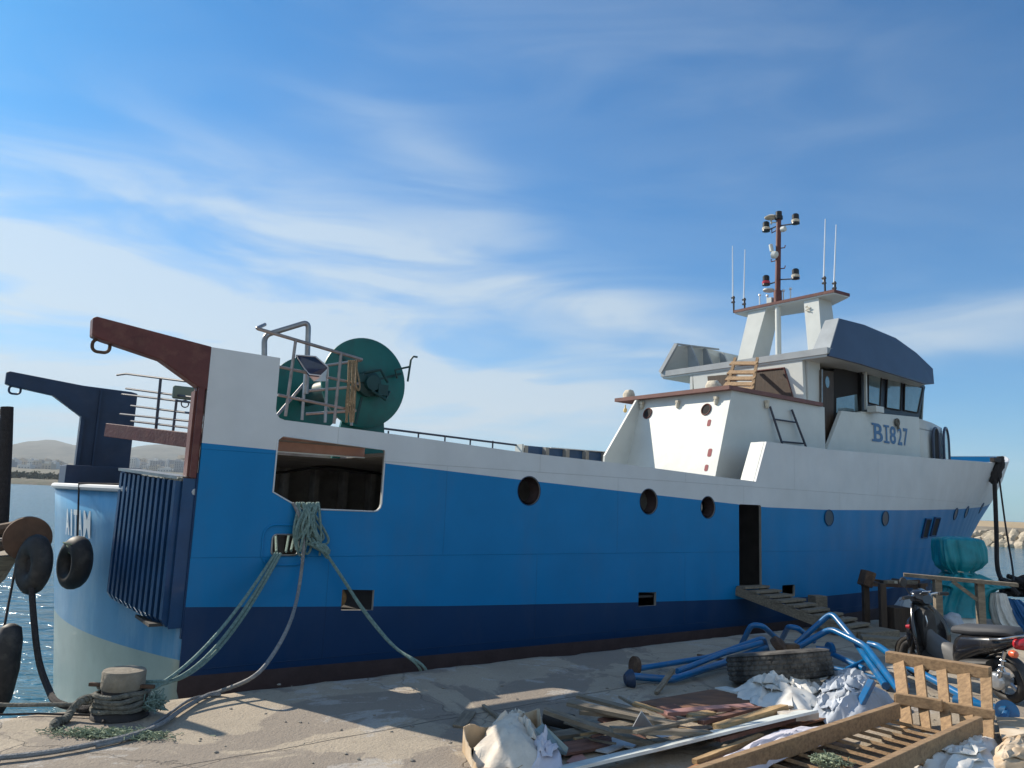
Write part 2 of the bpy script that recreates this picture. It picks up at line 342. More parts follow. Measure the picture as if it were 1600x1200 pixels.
M['cardboard'] = mat('cardboard', (.52, .38, .24), .85, nz=.25, nscale=5, dirt=(.7, .62, .5), dirtamt=.7, dirtscale=3)
M['plaster'] = mat('plaster_paper', (.68, .61, .52), .85, nz=.2, nscale=7, bump=.5, bscale=14, dirt=(.42, .35, .28), dirtamt=.5, dirtscale=4)
M['pink'] = mat('pink_tile', (.42, .22, .19), .7, nz=.2)
M['tarp'] = mat('teal_tarp', (.004, .24, .30), .4, nz=.35, nscale=4, bump=.3, bscale=12)
M['tarpblue'] = mat('blue_tarp', (.006, .10, .28), .4, nz=.3, nscale=4)
M['scooter'] = mat('scooter_black', (.014, .014, .016), .2, coat=.7, dirt=(.12, .11, .10), dirtamt=.4, dirtscale=4)
M['scmatte'] = mat('scooter_matte', (.03, .03, .031), .6, dirt=(.12, .11, .10), dirtamt=.5, dirtscale=4)
M['seat'] = mat('scooter_seat', (.055, .058, .065), .7, nz=.2)
M['chrome'] = mat('chrome', (.6, .6, .6), .2, metal=1)
M['red'] = mat('tail_red', (.45, .02, .03), .25, coat=.5)
M['orange'] = mat('indicator_orange', (.65, .12, .05), .25, coat=.4)
M['beige'] = mat('bag_cream', (.62, .56, .45), .9, nz=.25, nscale=10, bump=.5, bscale=20)
M['moss'] = mat('frayed_net', (.32, .36, .24), .95, c2=(.18, .24, .17), nscale=18)
M['solar'] = mat('solar_cells', (.02, .03, .08), .15, coat=.5, nz=.3, nscale=20)
M['silver'] = mat('solar_frame', (.5, .52, .54), .3, metal=.7)
M['lampwarm'] = mat('lamp_bulb', (.7, .5, .2), .4)

# ------------------------------------------------------------------ SETTING: water, quay, breakwater, shore, hills
def water_mat():
    Mx = bpy.data.materials.new('sea_water'); Mx.use_nodes = True; t = Mx.node_tree; b = t.nodes['Principled BSDF']
    b.inputs['Base Color'].default_value = (.03, .12, .18, 1); b.inputs['Roughness'].default_value = .12; b.inputs['IOR'].default_value = 1.33
    tcn = t.nodes.new('ShaderNodeTexCoord'); mp = t.nodes.new('ShaderNodeMapping'); t.links.new(tcn.outputs['Object'], mp.inputs[0]); mp.inputs['Scale'].default_value = (.8, 1.5, 1); mp.inputs['Rotation'].default_value = (0, 0, .25)
    n1 = t.nodes.new('ShaderNodeTexNoise'); n1.inputs['Scale'].default_value = 1.5; n1.inputs['Detail'].default_value = 5; n1.inputs['Distortion'].default_value = .5; t.links.new(mp.outputs[0], n1.inputs['Vector'])
    n2 = t.nodes.new('ShaderNodeTexNoise'); n2.inputs['Scale'].default_value = .25; n2.inputs['Detail'].default_value = 3; t.links.new(mp.outputs[0], n2.inputs['Vector'])
    ad = t.nodes.new('ShaderNodeMath'); ad.operation = 'ADD'; t.links.new(n1.outputs[0], ad.inputs[0]); t.links.new(n2.outputs[0], ad.inputs[1])
    bp = t.nodes.new('ShaderNodeBump'); bp.inputs['Strength'].default_value = 1; bp.inputs['Distance'].default_value = .22; t.links.new(ad.outputs[0], bp.inputs['Height']); t.links.new(bp.outputs[0], b.inputs['Normal'])
    return Mx
M['water'] = water_mat()
SEA = -1.0
mb = MB(); mb.add([(-6800, -200, SEA), (6800, -200, SEA), (6800, 6500, SEA), (-6800, 6500, SEA)], [(0, 1, 2, 3)])
mb.build('water', M['water'], kind='structure', origin=False)

def quay_mat():
    Mx = bpy.data.materials.new('quay_concrete'); Mx.use_nodes = True; t = Mx.node_tree; b = t.nodes['Principled BSDF']; b.inputs['Roughness'].default_value = .9
    tcn = t.nodes.new('ShaderNodeTexCoord')
    def noi(sc, det=8, dist=0, rough=.6, st=(1, 1, 1)):
        mp = t.nodes.new('ShaderNodeMapping'); mp.inputs['Scale'].default_value = st; t.links.new(tcn.outputs['Object'], mp.inputs[0])
        n = t.nodes.new('ShaderNodeTexNoise'); n.inputs['Scale'].default_value = sc; n.inputs['Detail'].default_value = det; n.inputs['Distortion'].default_value = dist; n.inputs['Roughness'].default_value = rough; t.links.new(mp.outputs[0], n.inputs['Vector']); return n.outputs[0]
    def rng(v, a, b_, lo=0, hi=1):
        r = t.nodes.new('ShaderNodeMapRange'); t.links.new(v, r.inputs[0]); r.inputs[1].default_value = a; r.inputs[2].default_value = b_; r.inputs[3].default_value = lo; r.inputs[4].default_value = hi; return r.outputs[0]
    def mix(f, a, b_):
        x = t.nodes.new('ShaderNodeMix'); x.data_type = 'RGBA'; t.links.new(f, x.inputs[0])
        for i, c in ((6, a), (7, b_)):
            if hasattr(c, 'links'): t.links.new(c, x.inputs[i])
            else: x.inputs[i].default_value = (*c, 1)
        return x.outputs[2]
    c = mix(rng(noi(1.1), .38, .66), (.42, .355, .27), (.33, .28, .215))
    c = mix(rng(noi(.62, dist=.9, rough=.62), .495, .515, 0, .72), c, (.20, .17, .145))           # damp darker patches
    c = mix(rng(noi(.8, dist=.5, rough=.72), .55, .575, 0, .65), c, (.44, .42, .39))
    c = mix(rng(noi(3.2, dist=1.2, rough=.8), .56, .70, 0, .45), c, (.50, .43, .33))       # pale worn cement
    c = mix(rng(noi(14, 6), .58, .75, 0, .55), c, (.16, .13, .11))
    c = mix(rng(noi(60, 3), .35, .7, 0, .35), c, (.22, .18, .14))
    vo = t.nodes.new('ShaderNodeTexVoronoi'); vo.feature = 'DISTANCE_TO_EDGE'; vo.inputs['Scale'].default_value = .45
    mpv = t.nodes.new('ShaderNodeMapping'); t.links.new(tcn.outputs['Object'], mpv.inputs[0])
    nd = t.nodes.new('ShaderNodeTexNoise'); nd.inputs['Scale'].default_value = 3; nd.inputs['Detail'].default_value = 5; t.links.new(mpv.outputs[0], nd.inputs['Vector'])
    va = t.nodes.new('ShaderNodeVectorMath'); va.operation = 'MULTIPLY_ADD'; t.links.new(nd.outputs['Color'], va.inputs[0]); va.inputs[1].default_value = (.35, .35, .35); t.links.new(mpv.outputs[0], va.inputs[2])
    t.links.new(va.outputs[0], vo.inputs['Vector'])
    crack = rng(vo.outputs['Distance'], 0, .004, .55, 0)
    pa_, pb_ = P(400, 1177), P(690, 1125); jd = (pb_-pa_).normalized(); jn = V((-jd.y, jd.x, 0))
    dt = t.nodes.new('ShaderNodeVectorMath'); dt.operation = 'DOT_PRODUCT'; t.links.new(tcn.outputs['Object'], dt.inputs[0]); dt.inputs[1].default_value = jn
    nz_ = noi(2.5, 4); q1 = t.nodes.new('ShaderNodeMath'); q1.operation = 'MULTIPLY_ADD'; t.links.new(nz_, q1.inputs[0]); q1.inputs[1].default_value = .05; t.links.new(dt.outputs['Value'], q1.inputs[2])
    q2 = t.nodes.new('ShaderNodeMath'); q2.operation = 'SUBTRACT'; t.links.new(q1.outputs[0], q2.inputs[0]); q2.inputs[1].default_value = pa_.dot(jn)+.025
    q3 = t.nodes.new('ShaderNodeMath'); q3.operation = 'PINGPONG'; t.links.new(q2.outputs[0], q3.inputs[0]); q3.inputs[1].default_value = 2.1
    joint = rng(q3.outputs[0], .004, .012, .8, 0)
    mxj = t.nodes.new('ShaderNodeMath'); mxj.operation = 'MAXIMUM'; t.links.new(crack, mxj.inputs[0]); t.links.new(joint, mxj.inputs[1]); crack = mxj.outputs[0]
    c = mix(crack, c, (.09, .075, .06)); t.links.new(c, b.inputs['Base Color'])
    h = t.nodes.new('ShaderNodeMath'); h.operation = 'ADD'; t.links.new(noi(5, 10, rough=.7), h.inputs[0]); t.links.new(rng(noi(40, 4), 0, 1, 0, .35), h.inputs[1])
    h2 = t.nodes.new('ShaderNodeMath'); h2.operation = 'SUBTRACT'; t.links.new(h.outputs[0], h2.inputs[0]); t.links.new(crack, h2.inputs[1])
    bp = t.nodes.new('ShaderNodeBump'); bp.inputs['Strength'].default_value = .6; bp.inputs['Distance'].default_value = .03; t.links.new(h2.outputs[0], bp.inputs['Height']); t.links.new(bp.outputs[0], b.inputs['Normal'])
    return Mx
M['quay'] = quay_mat()
# quay: top surface with a worn, irregular edge, and its wall down into the water
edge_c = [(-60, -35.2), (-12, .2), (-3.73, 6.08), (-3.36, 6.33), (-2.72, 6.78), (-2.29, 7.14), (-.87, 8.24), (1.3, 9.8), (3.44, 11.38), (8.0, 14.75), (11.6, 17.4), (30, 31.2), (60, 53)]
edge = []
for i in range(len(edge_c)-1):
    a = V((*edge_c[i], 0)); b = V((*edge_c[i+1], 0)); L = (b-a).length; k = max(1, min(60, int(L/.12)))
    for j in range(k):
        p = a.lerp(b, j/k); q = noise.noise(V((p.x*2.1, p.y*2.1, 0)))*.09+noise.noise(V((p.x*7, p.y*7, 3)))*.035
        edge.append(p-N_*abs(q)*1.2)
edge.append(V((*edge_c[-1], 0)))
mb = MB()
rows = [[e_ for e_ in edge], [e_-N_*.05+V((0, 0, .0)) for e_ in edge]]
inner = []
for d in (.0, .05, .15, .4, .9, 1.6, 2.5, 3.6, 5, 7, 10, 20, 60):
    inner.append([V((e_.x+.592*d, e_.y-.806*d, (-.05 if d == 0 else 0)+(.012*noise.noise(V((e_.x+.6*d, e_.y-.8*d, 0))*1.3) if d < 12 else 0))) for e_ in edge])
mb.grid(inner)
mb.grid([[V((e_.x, e_.y, -.05)) for e_ in edge], [V((e_.x+.02, e_.y-.03, -1.9)) for e_ in edge]])
mb.build('quay_ground', M['quay'], kind='structure', smooth=50, origin=False)

# far hills, town, trees and breakwaters
M['hill'] = mat('hill_scrub', (.055, .065, .045), 1, c2=(.12, .115, .08), nscale=.012, detail=8, contrast=(.4, .65))
M['rock'] = mat('pale_rock', (.46, .40, .31), .95, nz=.4, nscale=1.5, bump=.6, bscale=3, bdist=.1)
M['shore'] = mat('shore_rock', (.15, .13, .095), .95, c2=(.06, .075, .045), nscale=.12, bump=.8, bscale=.5, bdist=.8)
M['wallgrey'] = mat('breakwater_grey', (.27, .245, .21), .9, nz=.25, nscale=.6)
M['wallbeige'] = mat('breakwater_beige', (.47, .38, .27), .9, nz=.2, nscale=.4)
M['foliage'] = mat('far_trees', (.045, .055, .035), 1, c2=(.08, .09, .06), nscale=.1)
def ridge(prof, D, depth, seed):
    rows = []
    xs = np.linspace(prof[0][0], prof[-1][0], 160); hs = np.interp(xs, [p[0] for p in prof], [p[1] for p in prof])
    for k, (f, dd) in enumerate(((0, 0), (.25, .12), (.5, .3), (.8, .6), (1, 1), (.7, 1.5), (0, 2.2))):
        row = []
        for x, h in zip(xs, hs):
            q = noise.fractal(V((x*.004, k*.7+seed, 0)), 1, 2, 5)
            row.append(V((x+dd*depth*x/D, D+dd*depth, SEA+h*f*(1+.16*q))))
        rows.append(row)
    return rows
def at_az(px_, Y):   # x of a point at distance Y seen in image column px_ near the horizon
    return (px_-800)/FPX*Y*1.01
D = 3600.0
def hh(px_, up): return (at_az(px_, D*1.25), up/FPX*D*1.3)   # ridge height in metres from pixels above the horizon
mb = MB(); mb.grid(ridge([hh(-700, 30), hh(-300, 45), hh(-60, 47), hh(30, 52), hh(65, 52), hh(85, 44), hh(140, 48), hh(180, 54), hh(200, 62), hh(240, 64), hh(300, 58), hh(420, 66), hh(600, 60), hh(760, 40), hh(950, 16), hh(1100, 0)], D, 1100, 1)); mb.build('hills', M['hill'], kind='structure', smooth=60, origin=False)
# low coast strip below the town
mb = MB()
xs = np.linspace(-1100, 150, 110)
mb.grid([[V((x, 655+q, SEA-.5)) for x in xs] for q in (0,)]+[[V((x, 661+4*noise.noise(V((x*.05, 0, 0))), SEA+2.0+1.4*noise.noise(V((x*.12, 3, 0))))) for x in xs]]+[[V((x, 672, SEA+4.5+1.5*noise.noise(V((x*.08, 9, 0))))) for x in xs]]+[[V((x*1.3, 900, 8)) for x in xs]]+[[V((x*2, 1400, 26)) for x in xs]]+[[V((x*3, 2400, 62)) for x in xs]]+[[V((x*4, 3700, 90)) for x in xs]])
mb.build('shore', M['shore'], kind='structure', smooth=60, origin=False)
mb = MB()
for i in range(2600):
    x = random.uniform(-900, 60); y = random.uniform(690, 790); h = random.uniform(3, 8.5); r_ = random.uniform(1.5, 4.5); z0 = 3
    for q in range(3):
        c = V((x+random.gauss(0, r_*.5), y+random.gauss(0, r_*.5), z0+h*random.uniform(.35, .9)))
        d = [V((random.gauss(0, 1), random.gauss(0, 1), random.gauss(0, 1))).normalized()*r_*random.uniform(.5, 1) for _ in range(4)]
        mb.add([c+v for v in d], [(0, 1, 2), (0, 2, 3), (0, 1, 3), (1, 2, 3)])
mb.build('far_tree_belt', M['foliage'], label='dark belt of trees along the far shore below the town', cat='trees', kind='stuff')
BCOL = [mat('town_white', (.62, .60, .56), .9), mat('town_cream', (.50, .44, .36), .9), mat('town_grey', (.36, .36, .36), .9)]
M['townwin'] = mat('town_window', (.10, .11, .13), .6)
def town_building(x, y, z0, wd, dp, h, m_, label):
    mb = MB(); mb.box((0, 0, h/2-10), (wd, dp, h+20))
    mb.box((0, 0, h+.4), (wd*.94, dp*.94, .8)); mb.box((wd*.2, 0, h+2), (wd*.25, dp*.4, 2.6))
    mb.cur = 1
    fl = max(1, int(h/3.2)); nc = max(2, int(wd/4.2))
    for i in range(fl):
        for j in range(nc): mb.box((-wd/2+(j+.5)*wd/nc, -dp/2-.05, 1.8+i*3.2), (wd/nc*.45, .3, 1.5))
    mb.cur = 0
    mb.v = [(a*cos(.3*((x*7) % 2-1))-b*sin(.3*((x*7) % 2-1))+x, a*sin(.3*((x*7) % 2-1))+b*cos(.3*((x*7) % 2-1))+y, c+z0) for a, b, c in mb.v]
    return mb.build('town_building', [m_, M['townwin']], label=label, cat='building', group='houses of the far town on the hillside')
rb = random.Random(3)
for i in range(150):
    left = rb.random() < .45
    if left: pxx = rb.uniform(-60, 118); y = rb.uniform(1300, 2100); 
    else: pxx = rb.uniform(190, 315); y = rb.uniform(1500, 2300)
    x = at_az(pxx, y); z0 = (22+(y-1300)*.038) if left else (18+(y-1300)*.03)
    h = rb.choice([6, 8, 9, 12]) if left else rb.choice([8, 12, 16, 20, 26, 30])
    town_building(x, y, z0, rb.uniform(12, 30), 14, h, rb.choice([BCOL[0], BCOL[0], BCOL[1], BCOL[2]]), 'small pale building of the hazy far town across the bay')
# right hand breakwater
def rock(c, r_, seed):
    bm = bmesh.new(); bmesh.ops.create_icosphere(bm, subdivisions=2, radius=1)
    rr = random.Random(seed); pl = [(V((rr.gauss(0, 1), rr.gauss(0, 1), rr.gauss(0, 1))).normalized(), rr.uniform(.55, .85)) for _ in range(9)]
    sc = V((rr.uniform(.8, 1.3), rr.uniform(.7, 1.1), rr.uniform(.6, .9)))
    for v in bm.verts:
        p = v.co.copy()
        for n_, d_ in pl:
            q = p.dot(n_)
            if q > d_: p -= n_*(q-d_)
        v.co = V((p.x*sc.x, p.y*sc.y, p.z*sc.z))*r_*1.15
    me = bpy.data.meshes.new('boulder'); bm.to_mesh(me); bm.free(); return me
BQ = PD(1560, 850, 82.0); BQ.z = SEA; BD = math.atan2(-.90, .44); BT = Matrix.Translation(BQ) @ Matrix.Rotation(BD, 4, 'Z')
bwA = thing('breakwater', 'beige and grey concrete breakwater wall above the boulders at right', 'breakwater', M=BT)
mb = MB(); mb.prism([(-150, 2.2, 0), (-150, 2.2, 2.0), (-150, 6, 2.0), (-150, 6, 0)], (230, 0, 0)); mb.build('lower_wall', M['wallgrey'], bwA)
mb = MB(); mb.prism([(-150, 2.9, 2.0), (-150, 2.9, 2.62), (-150, 6, 2.62), (-150, 6, 2.0)], (230, 0, 0)); mb.build('upper_wall', M['wallbeige'], bwA)
bpy.context.view_layer.update()
mb = MB(); cpos = BT @ V((-10, 5, 0)); mb_x = cpos.x; mb.lathe([(.8, -.6), (.8, .1), (.5, .35), (0, .6)], (cpos.x, cpos.y, 1.85), seg=12); mb.build('beacon_hut', M['wallgrey'], label='small domed grey hut on top of the breakwater', cat='hut', smooth=True)
rk = [rock(None, 1, s) for s in range(8)]
rr = random.Random(5)
for me in rk: me.materials.append(M['rock'])
i = 0
for row, (yy, zz) in enumerate(((1.7, .10), (1.0, -.22), (.2, -.55), (-.6, -.85))):
    x = -34+rr.random()
    while x < 22:
        r_ = rr.uniform(.38, .78); o = bpy.data.objects.new('boulder', rk[i % 8]); col.objects.link(o); i += 1
        p = BT @ V((x, yy+rr.uniform(-.2, .2), 0)); o.location = (p.x, p.y, zz+rr.uniform(-.12, .12)); o.scale = (r_, r_, r_); o.rotation_euler = (rr.uniform(0, 6), rr.uniform(0, 6), rr.uniform(0, 6))
        tag(o, 'pale boulder piled against the foot of the right hand breakwater', 'boulder', 'boulders along the breakwater'); x += r_*1.55

# ------------------------------------------------------------------ THE TRAWLER
boat = thing('fishing_trawler', 'long blue and white steel fishing trawler moored alongside the quay', 'fishing boat', M=BM)
B = 6.0; HB = 3.0
def lerp(x, xs, ys): return float(np.interp(x, xs, ys))
def stem(z): return lerp(z, [-1.5, 0, 1.5, 2.3, 3.1, 3.9], [20.8, 22.6, 24.4, 25.6, 26.5, 27.0])
def s0(z): return lerp(z, [-1.5, 0.3, 2.0, 2.8, 3.9], [8.0, 9.6, 11.0, 11.8, 12.5])
def nside(s, z):
    t = max(0.0, (s-s0(z))/(stem(z)-s0(z))); t = min(1, t)
    p = lerp(z, [0, 2, 4], [1.9, 2.1, 2.6]); return HB*t**p
def zw(s): return lerp(s, [0, .76, 3.9, 6.3, 9.2, 11.4, 15, 19, 23, 26], [2.2, 2.18, 2.03, 1.93, 1.81, 1.81, 1.88, 1.98, 2.12, 2.33])
def zn(s): return lerp(s, [0, 3, 6.3, 8.5, 11.3, 15, 20, 26], [.6, .47, .37, .32, .26, .26, .34, .5])
def zb(s): return lerp(s, [0, 3, 6.3, 26], [-.05, -.08, -.1, -.1])
def zs(s): return lerp(s, [0, .73, 2.0, 4.1, 5.6, 9.03, 9.34, 11.4, 16.2, 20, 24, 27], [2.52, 2.51, 2.47, 2.38, 2.35, 2.23, 2.93, 2.93, 3.06, 3.22, 3.5, 3.9])
def zport(s): return lerp(s, [0, 2.16, 2.5, 5, 8.3, 8.4, 12, 27], [1.78, 1.78, 2.5, 2.5, 2.5, 3.0, 3.05, 3.9])
ss = sorted(set([round(x, 3) for x in list(np.linspace(0, 9.03, 26))+[9.34, 9.8, 10.5]+list(np.linspace(11.2, 27, 46))]))
def hullcol(sn, zt, port=False):
    c = []
    zw_ = min(zw(sn), zt-.04)
    levels = [-1.5, -.8, zb(sn), .2*zn(sn)+.8*zb(sn), zn(sn), .66*zn(sn)+.34*zw_, .33*zn(sn)+.67*zw_, zw_, .5*zw_+.5*zt, zt]
    for z in levels:
        st = stem(z)
        s = sn if sn <= 9.4 else 9.4+(sn-9.4)*(st-9.4)/(27.0-9.4)
        n = nside(s, z)
        if z < -.1: n += (-.1-z)*.18*(1 if sn < 20 else .4)
        n = min(n, HB-.0005)
        c.append(V((s, (B-n) if port else n, z)))
    return c
cols = [hullcol(s, zs(s)) for s in ss] + [hullcol(s, zport(s), True) for s in reversed(ss[:-1])]
mb = MB()
nr = 10
zone = [3, 3, 2, 2, 1, 1, 1, 0, 0]
for j in range(nr-1):
    for i in range(len(cols)-1):
        mb.cur = zone[j]
        mb.f.append([i*nr+j, (i+1)*nr+j, (i+1)*nr+j+1, i*nr+j+1]); mb.mi.append(zone[j])
mb.v = [tuple(p) for c in cols for p in c]
hull = mb.build('hull', [M['white'], M['blue'], M['navy'], M['antifoul'], M['inner'], M['steel']], boat, smooth=50)
def apply_mods(o):
    dg = bpy.context.evaluated_depsgraph_get(); me = bpy.data.meshes.new_from_object(o.evaluated_get(dg)); o.modifiers.clear(); o.data = me
md = hull.modifiers.new('s', 'SOLIDIFY'); md.thickness = .045; md.offset = 0; md.use_even_offset = False
md.material_offset = 0
apply_mods(hull)
# paint the inside of the shell grey: faces looking inboard
hm = hull.data
for p in hm.polygons:
    c = p.center
    if c.x < 20.5 and c.y < 3 and p.normal.y > .6 and c.y > nside(c.x, c.z)+.008: p.material_index = 4
    if c.x < 20.5 and c.y > 3 and p.normal.y < -.6: p.material_index = 4
def roundrect(s0_, s1, z0, z1, r, k=5, chamfer=None):
    pts = []
    for (cx, cz, a0) in ((s1-r, z0+r, -90), (s1-r, z1-r, 0), (s0_+r, z1-r, 90), (s0_+r, z0+r, 180)):
        for j in range(k+1):
            a = radians(a0+90*j/k); pts.append((cx+r*cos(a), cz+r*sin(a)))
    return pts
cut = MB()
def punch(poly, n0=-.5, n1=.5): cut.prism([V((s, n0, z)) for s, z in poly], (0, n1-n0, 0))
win = [(1.09, 1.575)]+[(1.95+.09*cos(radians(a)), 1.655+.09*sin(radians(a))) for a in (-90, -60, -30, 0)]+[(2.045, 2.25), (2.03, 2.275), (.82, 2.335), (.77, 2.29), (.765, 1.74)]
punch(win)
FAIR = roundrect(.80, 1.09, 1.085, 1.30, .045); punch(FAIR)
punch([(1.63, .49), (2.02, .47), (2.02, .69), (1.63, .71)])
punch([(6.25, .31), (6.62, .31), (6.62, .50), (6.25, .51)])
punch(roundrect(9.74, 10.12, .30, .50, .03))
DOOR = roundrect(8.57, 9.17, .47, 1.84, .04); punch(DOOR)
def circ(c, r, rz=None, k=28): return [(c[0]+r*cos(2*pi*i/k), c[1]+(rz or r)*sin(2*pi*i/k)) for i in range(k)]
PORTS = [((4.18, 1.885), .185), ((6.44, 1.815), .185), ((7.79, 1.765), .17)]
for c, r in PORTS: punch(circ(c, r))
cutter = cut.build('cutter', M['inner'], boat)
bo = hull.modifiers.new('b', 'BOOLEAN'); bo.operation = 'DIFFERENCE'; bo.object = cutter; bo.solver = 'EXACT'
bpy.context.view_layer.update(); apply_mods(hull); bpy.data.objects.remove(cutter)
hull.data.polygons.foreach_set('use_smooth', [True]*len(hull.data.polygons)); hull.data.set_sharp_from_angle(angle=radians(30))
# doubling plates and coamings round the openings (raised steel lips)
def lip(poly, n, th, wd, m_, name, parent=boat, r=.012):
    mb = MB(); pts = [V((s, n, z)) for s, z in poly]; mb.tube(pts+[pts[0], pts[1]], r, 6, caps=False); return mb.build(name, m_, parent, smooth=True)
lip(roundrect(.70, 1.19, .985, 1.40, .12), -.03, 0, 0, M['blue'], 'fairlead_doubler', r=.011)
lip(FAIR, -.027, 0, 0, M['steel'], 'fairlead_rim', r=.01)
lip(win, -.024, 0, 0, M['white'], 'opening_rim', r=.009)
for c, r in PORTS:
    mb = MB(); mb.lathe([(r-.005, -.01), (r-.005, .16), (r-.03, .16), (r-.03, .0)], (c[0], 0, c[1]), (0, 1, 0), 28, caps=False); mb.build('porthole_tube', M['antifoul'], boat, smooth=40)
mb = MB(); c, r = PORTS[2]; mb.lathe([(0, .0), (r-.02, .0), (r-.02, .02), (0, .02)], (c[0]-.13, .17, c[1]), (.75, 1, 0), 24); mb.build('deadlight', M['frame'], boat)
for c, r in PORTS: lip(circ(c, r+.006), -.022, 0, 0, M['navy'], 'porthole_rim', r=.005)
def disc_on_hull(s, z, rs, rz, name, m_, proud=.006):
    mb = MB(); k = 20; pts = []
    for i in range(k):
        a = 2*pi*i/k; s1 = s+rs*cos(a); z1 = z+rz*sin(a); pts.append(V((s1, nside(s1, z1)-.03-proud, z1)))
    c = V((s, nside(s, z)-.03-proud, z)); mb.add([c]+pts, [(0, i+1, (i+1) % k+1) for i in range(k)])
    o = mb.build(name, m_, boat); 
    mb = MB(); mb.tube(pts+pts[:2], .009, 6, caps=False); mb.build('frame', M['panelblue0'], o, smooth=True); return o
def on_hull(x, y):       # boat coordinates of a hull point seen at pixel x,y
    n = 0.0
    for _ in range(60):
        s, _n, z = HN(x, y, n); n = .6*n+.4*nside(s, z)
    return s, n, z
M['portglass'] = mat('porthole_glass', (.006, .035, .07), .35)
M['panelblue0'] = mat('porthole_frame', (.004, .05, .14), .5)
for (x, y) in ((1293, 809), (1381, 810), (1491, 803), (1508, 800), (1531, 794)):
    s, n, z = on_hull(x, y); disc_on_hull(s, z, .145, .145, 'porthole', M['portglass'])
# twin framed opening near the bow
for (xa, ya, xb, yb) in ((1443, 812, 1452, 840), (1457, 810, 1466, 837)):
    s1, n1, z1 = on_hull(xa+1, ya-1); s2, n2, z2 = on_hull(xb, ya-1); z3 = on_hull(xa, yb)[2]
    mb = MB(); pts = [V((s, nside(s, z)-.034, z)) for s, z in ((s1, z1), (s2, z1), (s2-.1, z3), (s1-.1, z3))]
    o = mb.prism(pts, (0, -.012, 0)).build('hull_window', M['hole'], boat)
    mb = MB(); q = [p+V((0, -.01, 0)) for p in pts]; mb.tube(q+q[:2], .022, 6, caps=False); mb.build('frame', M['navy'], o)

# starboard gallows: white plate standing on the quarter, brown arm overhanging the stern
def gallows(n0, th, plate_m, arm_m, sgn):
    zt = 3.18; q = []
    plate = [(0.0, 2.50), (0.0, zt), (.72, zt-.01), (.72, 2.62)]+[(.72+.10*(1-cos(radians(a))), 2.61-.10*sin(radians(a))) for a in (30, 60, 90)]
    mb = MB(); mb.prism([V((s, n0, z)) for s, z in plate], (0, th, 0)); q.append(mb)
    a = [(0.005, zt+.005), (-1.06, 3.315), (-1.095, 3.30), (-1.085, 3.13), (-1.0, 3.10), (-.47, 2.985), (-.06, 2.74), (.005, 2.74)]
    mb = MB(); mb.prism([V((s, n0-.003, z)) for s, z in a], (0, th-.03, 0)); q.append(mb)
    return q
pl, arm = gallows(-.022, .2, None, None, 1)
gp = pl.build('gallows_plate', M['white'], boat)
ga = arm.build('gallows_arm', M['primer'], boat, bevel=.012)
def ring(c, parent, m_):
    mb = MB(); pts = roundrect(-.075, .075, -.06, .06, .05); q = [V((c[0]+a, c[1], c[2]+b)) for a, b in pts]; mb.tube(q+q[:2], .016, 8, caps=False); return mb.build('lifting_eye', m_, parent, smooth=True)
ring((-.985, .08, 3.055), ga, M['iron'])
mb = MB(); mb.box((-.05, .06, 2.27), (.09, .10, .96)); mb.box((-.10, .09, 2.25), (.012, .14, .94)); mb.build('stern_post', M['primer'], boat)
mb = MB(); mb.box((-.055, -.012, 2.3), (.06, .035, .90)); mb.build('post_flange', M['primer'], boat)
# port gallows, blue
a = [(0.30, 3.27), (-.40, 3.29), (-1.40, 3.39), (-1.44, 3.37), (-1.44, 3.20), (-1.36, 3.17), (-.80, 3.09), (-.38, 2.80), (-.38, 2.0), (-.30, 1.99), (.40, 1.99), (.40, 3.25)]
mb = MB(); mb.prism([V((s, 5.9, z)) for s, z in a], (0, -.16, 0)); pg = mb.build('port_gallows', M['gallow_blue'], boat, bevel=.01)
mb = MB(); mb.box((-.36, 5.70, 2.40), (.05, .08, .80)); mb.box((-.14, 5.715, 2.62), (.03, .05, 1.25)); mb.build('stiffener', M['gallow_blue'], pg)
ring((-1.30, 5.82, 3.12), pg, M['gallow_blue'])
mb = MB(); mb.box((-.03, 5.6, 1.87), (1.05, .75, .30)); mb.build('gallows_base', M['gallow_blue'], boat, bevel=.01)

# transom: rounded stern with antifouling below and blue gloss above
def tr_s(n, z): return -lerp(z, [-1.3, 1.72], [.55, .88])*(1-((n-3)/3)**2)
mb = MB(); ns_ = np.linspace(0, 6, 49)
zr = [-1.3, -.8, -.3, 'b', .5, .9, 1.3, 1.705]
rows = []
for z in zr: rows.append([V((tr_s(n, (.10+.02*min(n, 3)) if z == 'b' else z)-.0, n, (.10+.02*min(n, 3)) if z == 'b' else z)) for n in ns_])
mb.grid(rows); mb.mi = [0 if k//48 < 3 else 1 for k in range(len(mb.f))]
tr = mb.build('transom', [M['greygreen'], M['transomblue']], boat, smooth=50, solid=.03)
mb = MB(); mb.tube([V((tr_s(n, 1.71)-.01, n, 1.71)) for n in ns_], .035, 8); mb.build('transom_rail', M['white'], tr, smooth=True)
M['lipsalmon'] = mat('salmon_primer', (.58, .33, .26), .6, nz=.2)
mb = MB(); mb.grid([[V((tr_s(n, 1.71)+d, n, 1.735-.02*d)) for n in ns_] for d in (0.01, .28)]); mb.grid([[V((tr_s(n, 1.71)+.28, n, z)) for n in ns_] for z in (1.72, .45)]); mb.build('transom_deck', M['lipsalmon'], tr)
mb = MB(); mb.box((.01, .03, 1.1), (.05, .09, 1.6)); mb.build('corner_post', M['navy'], boat)
mb = MB(); mb.box((.02, 5.95, 1.0), (.04, .08, 3.0)); mb.build('corner_post', M['navy'], boat)
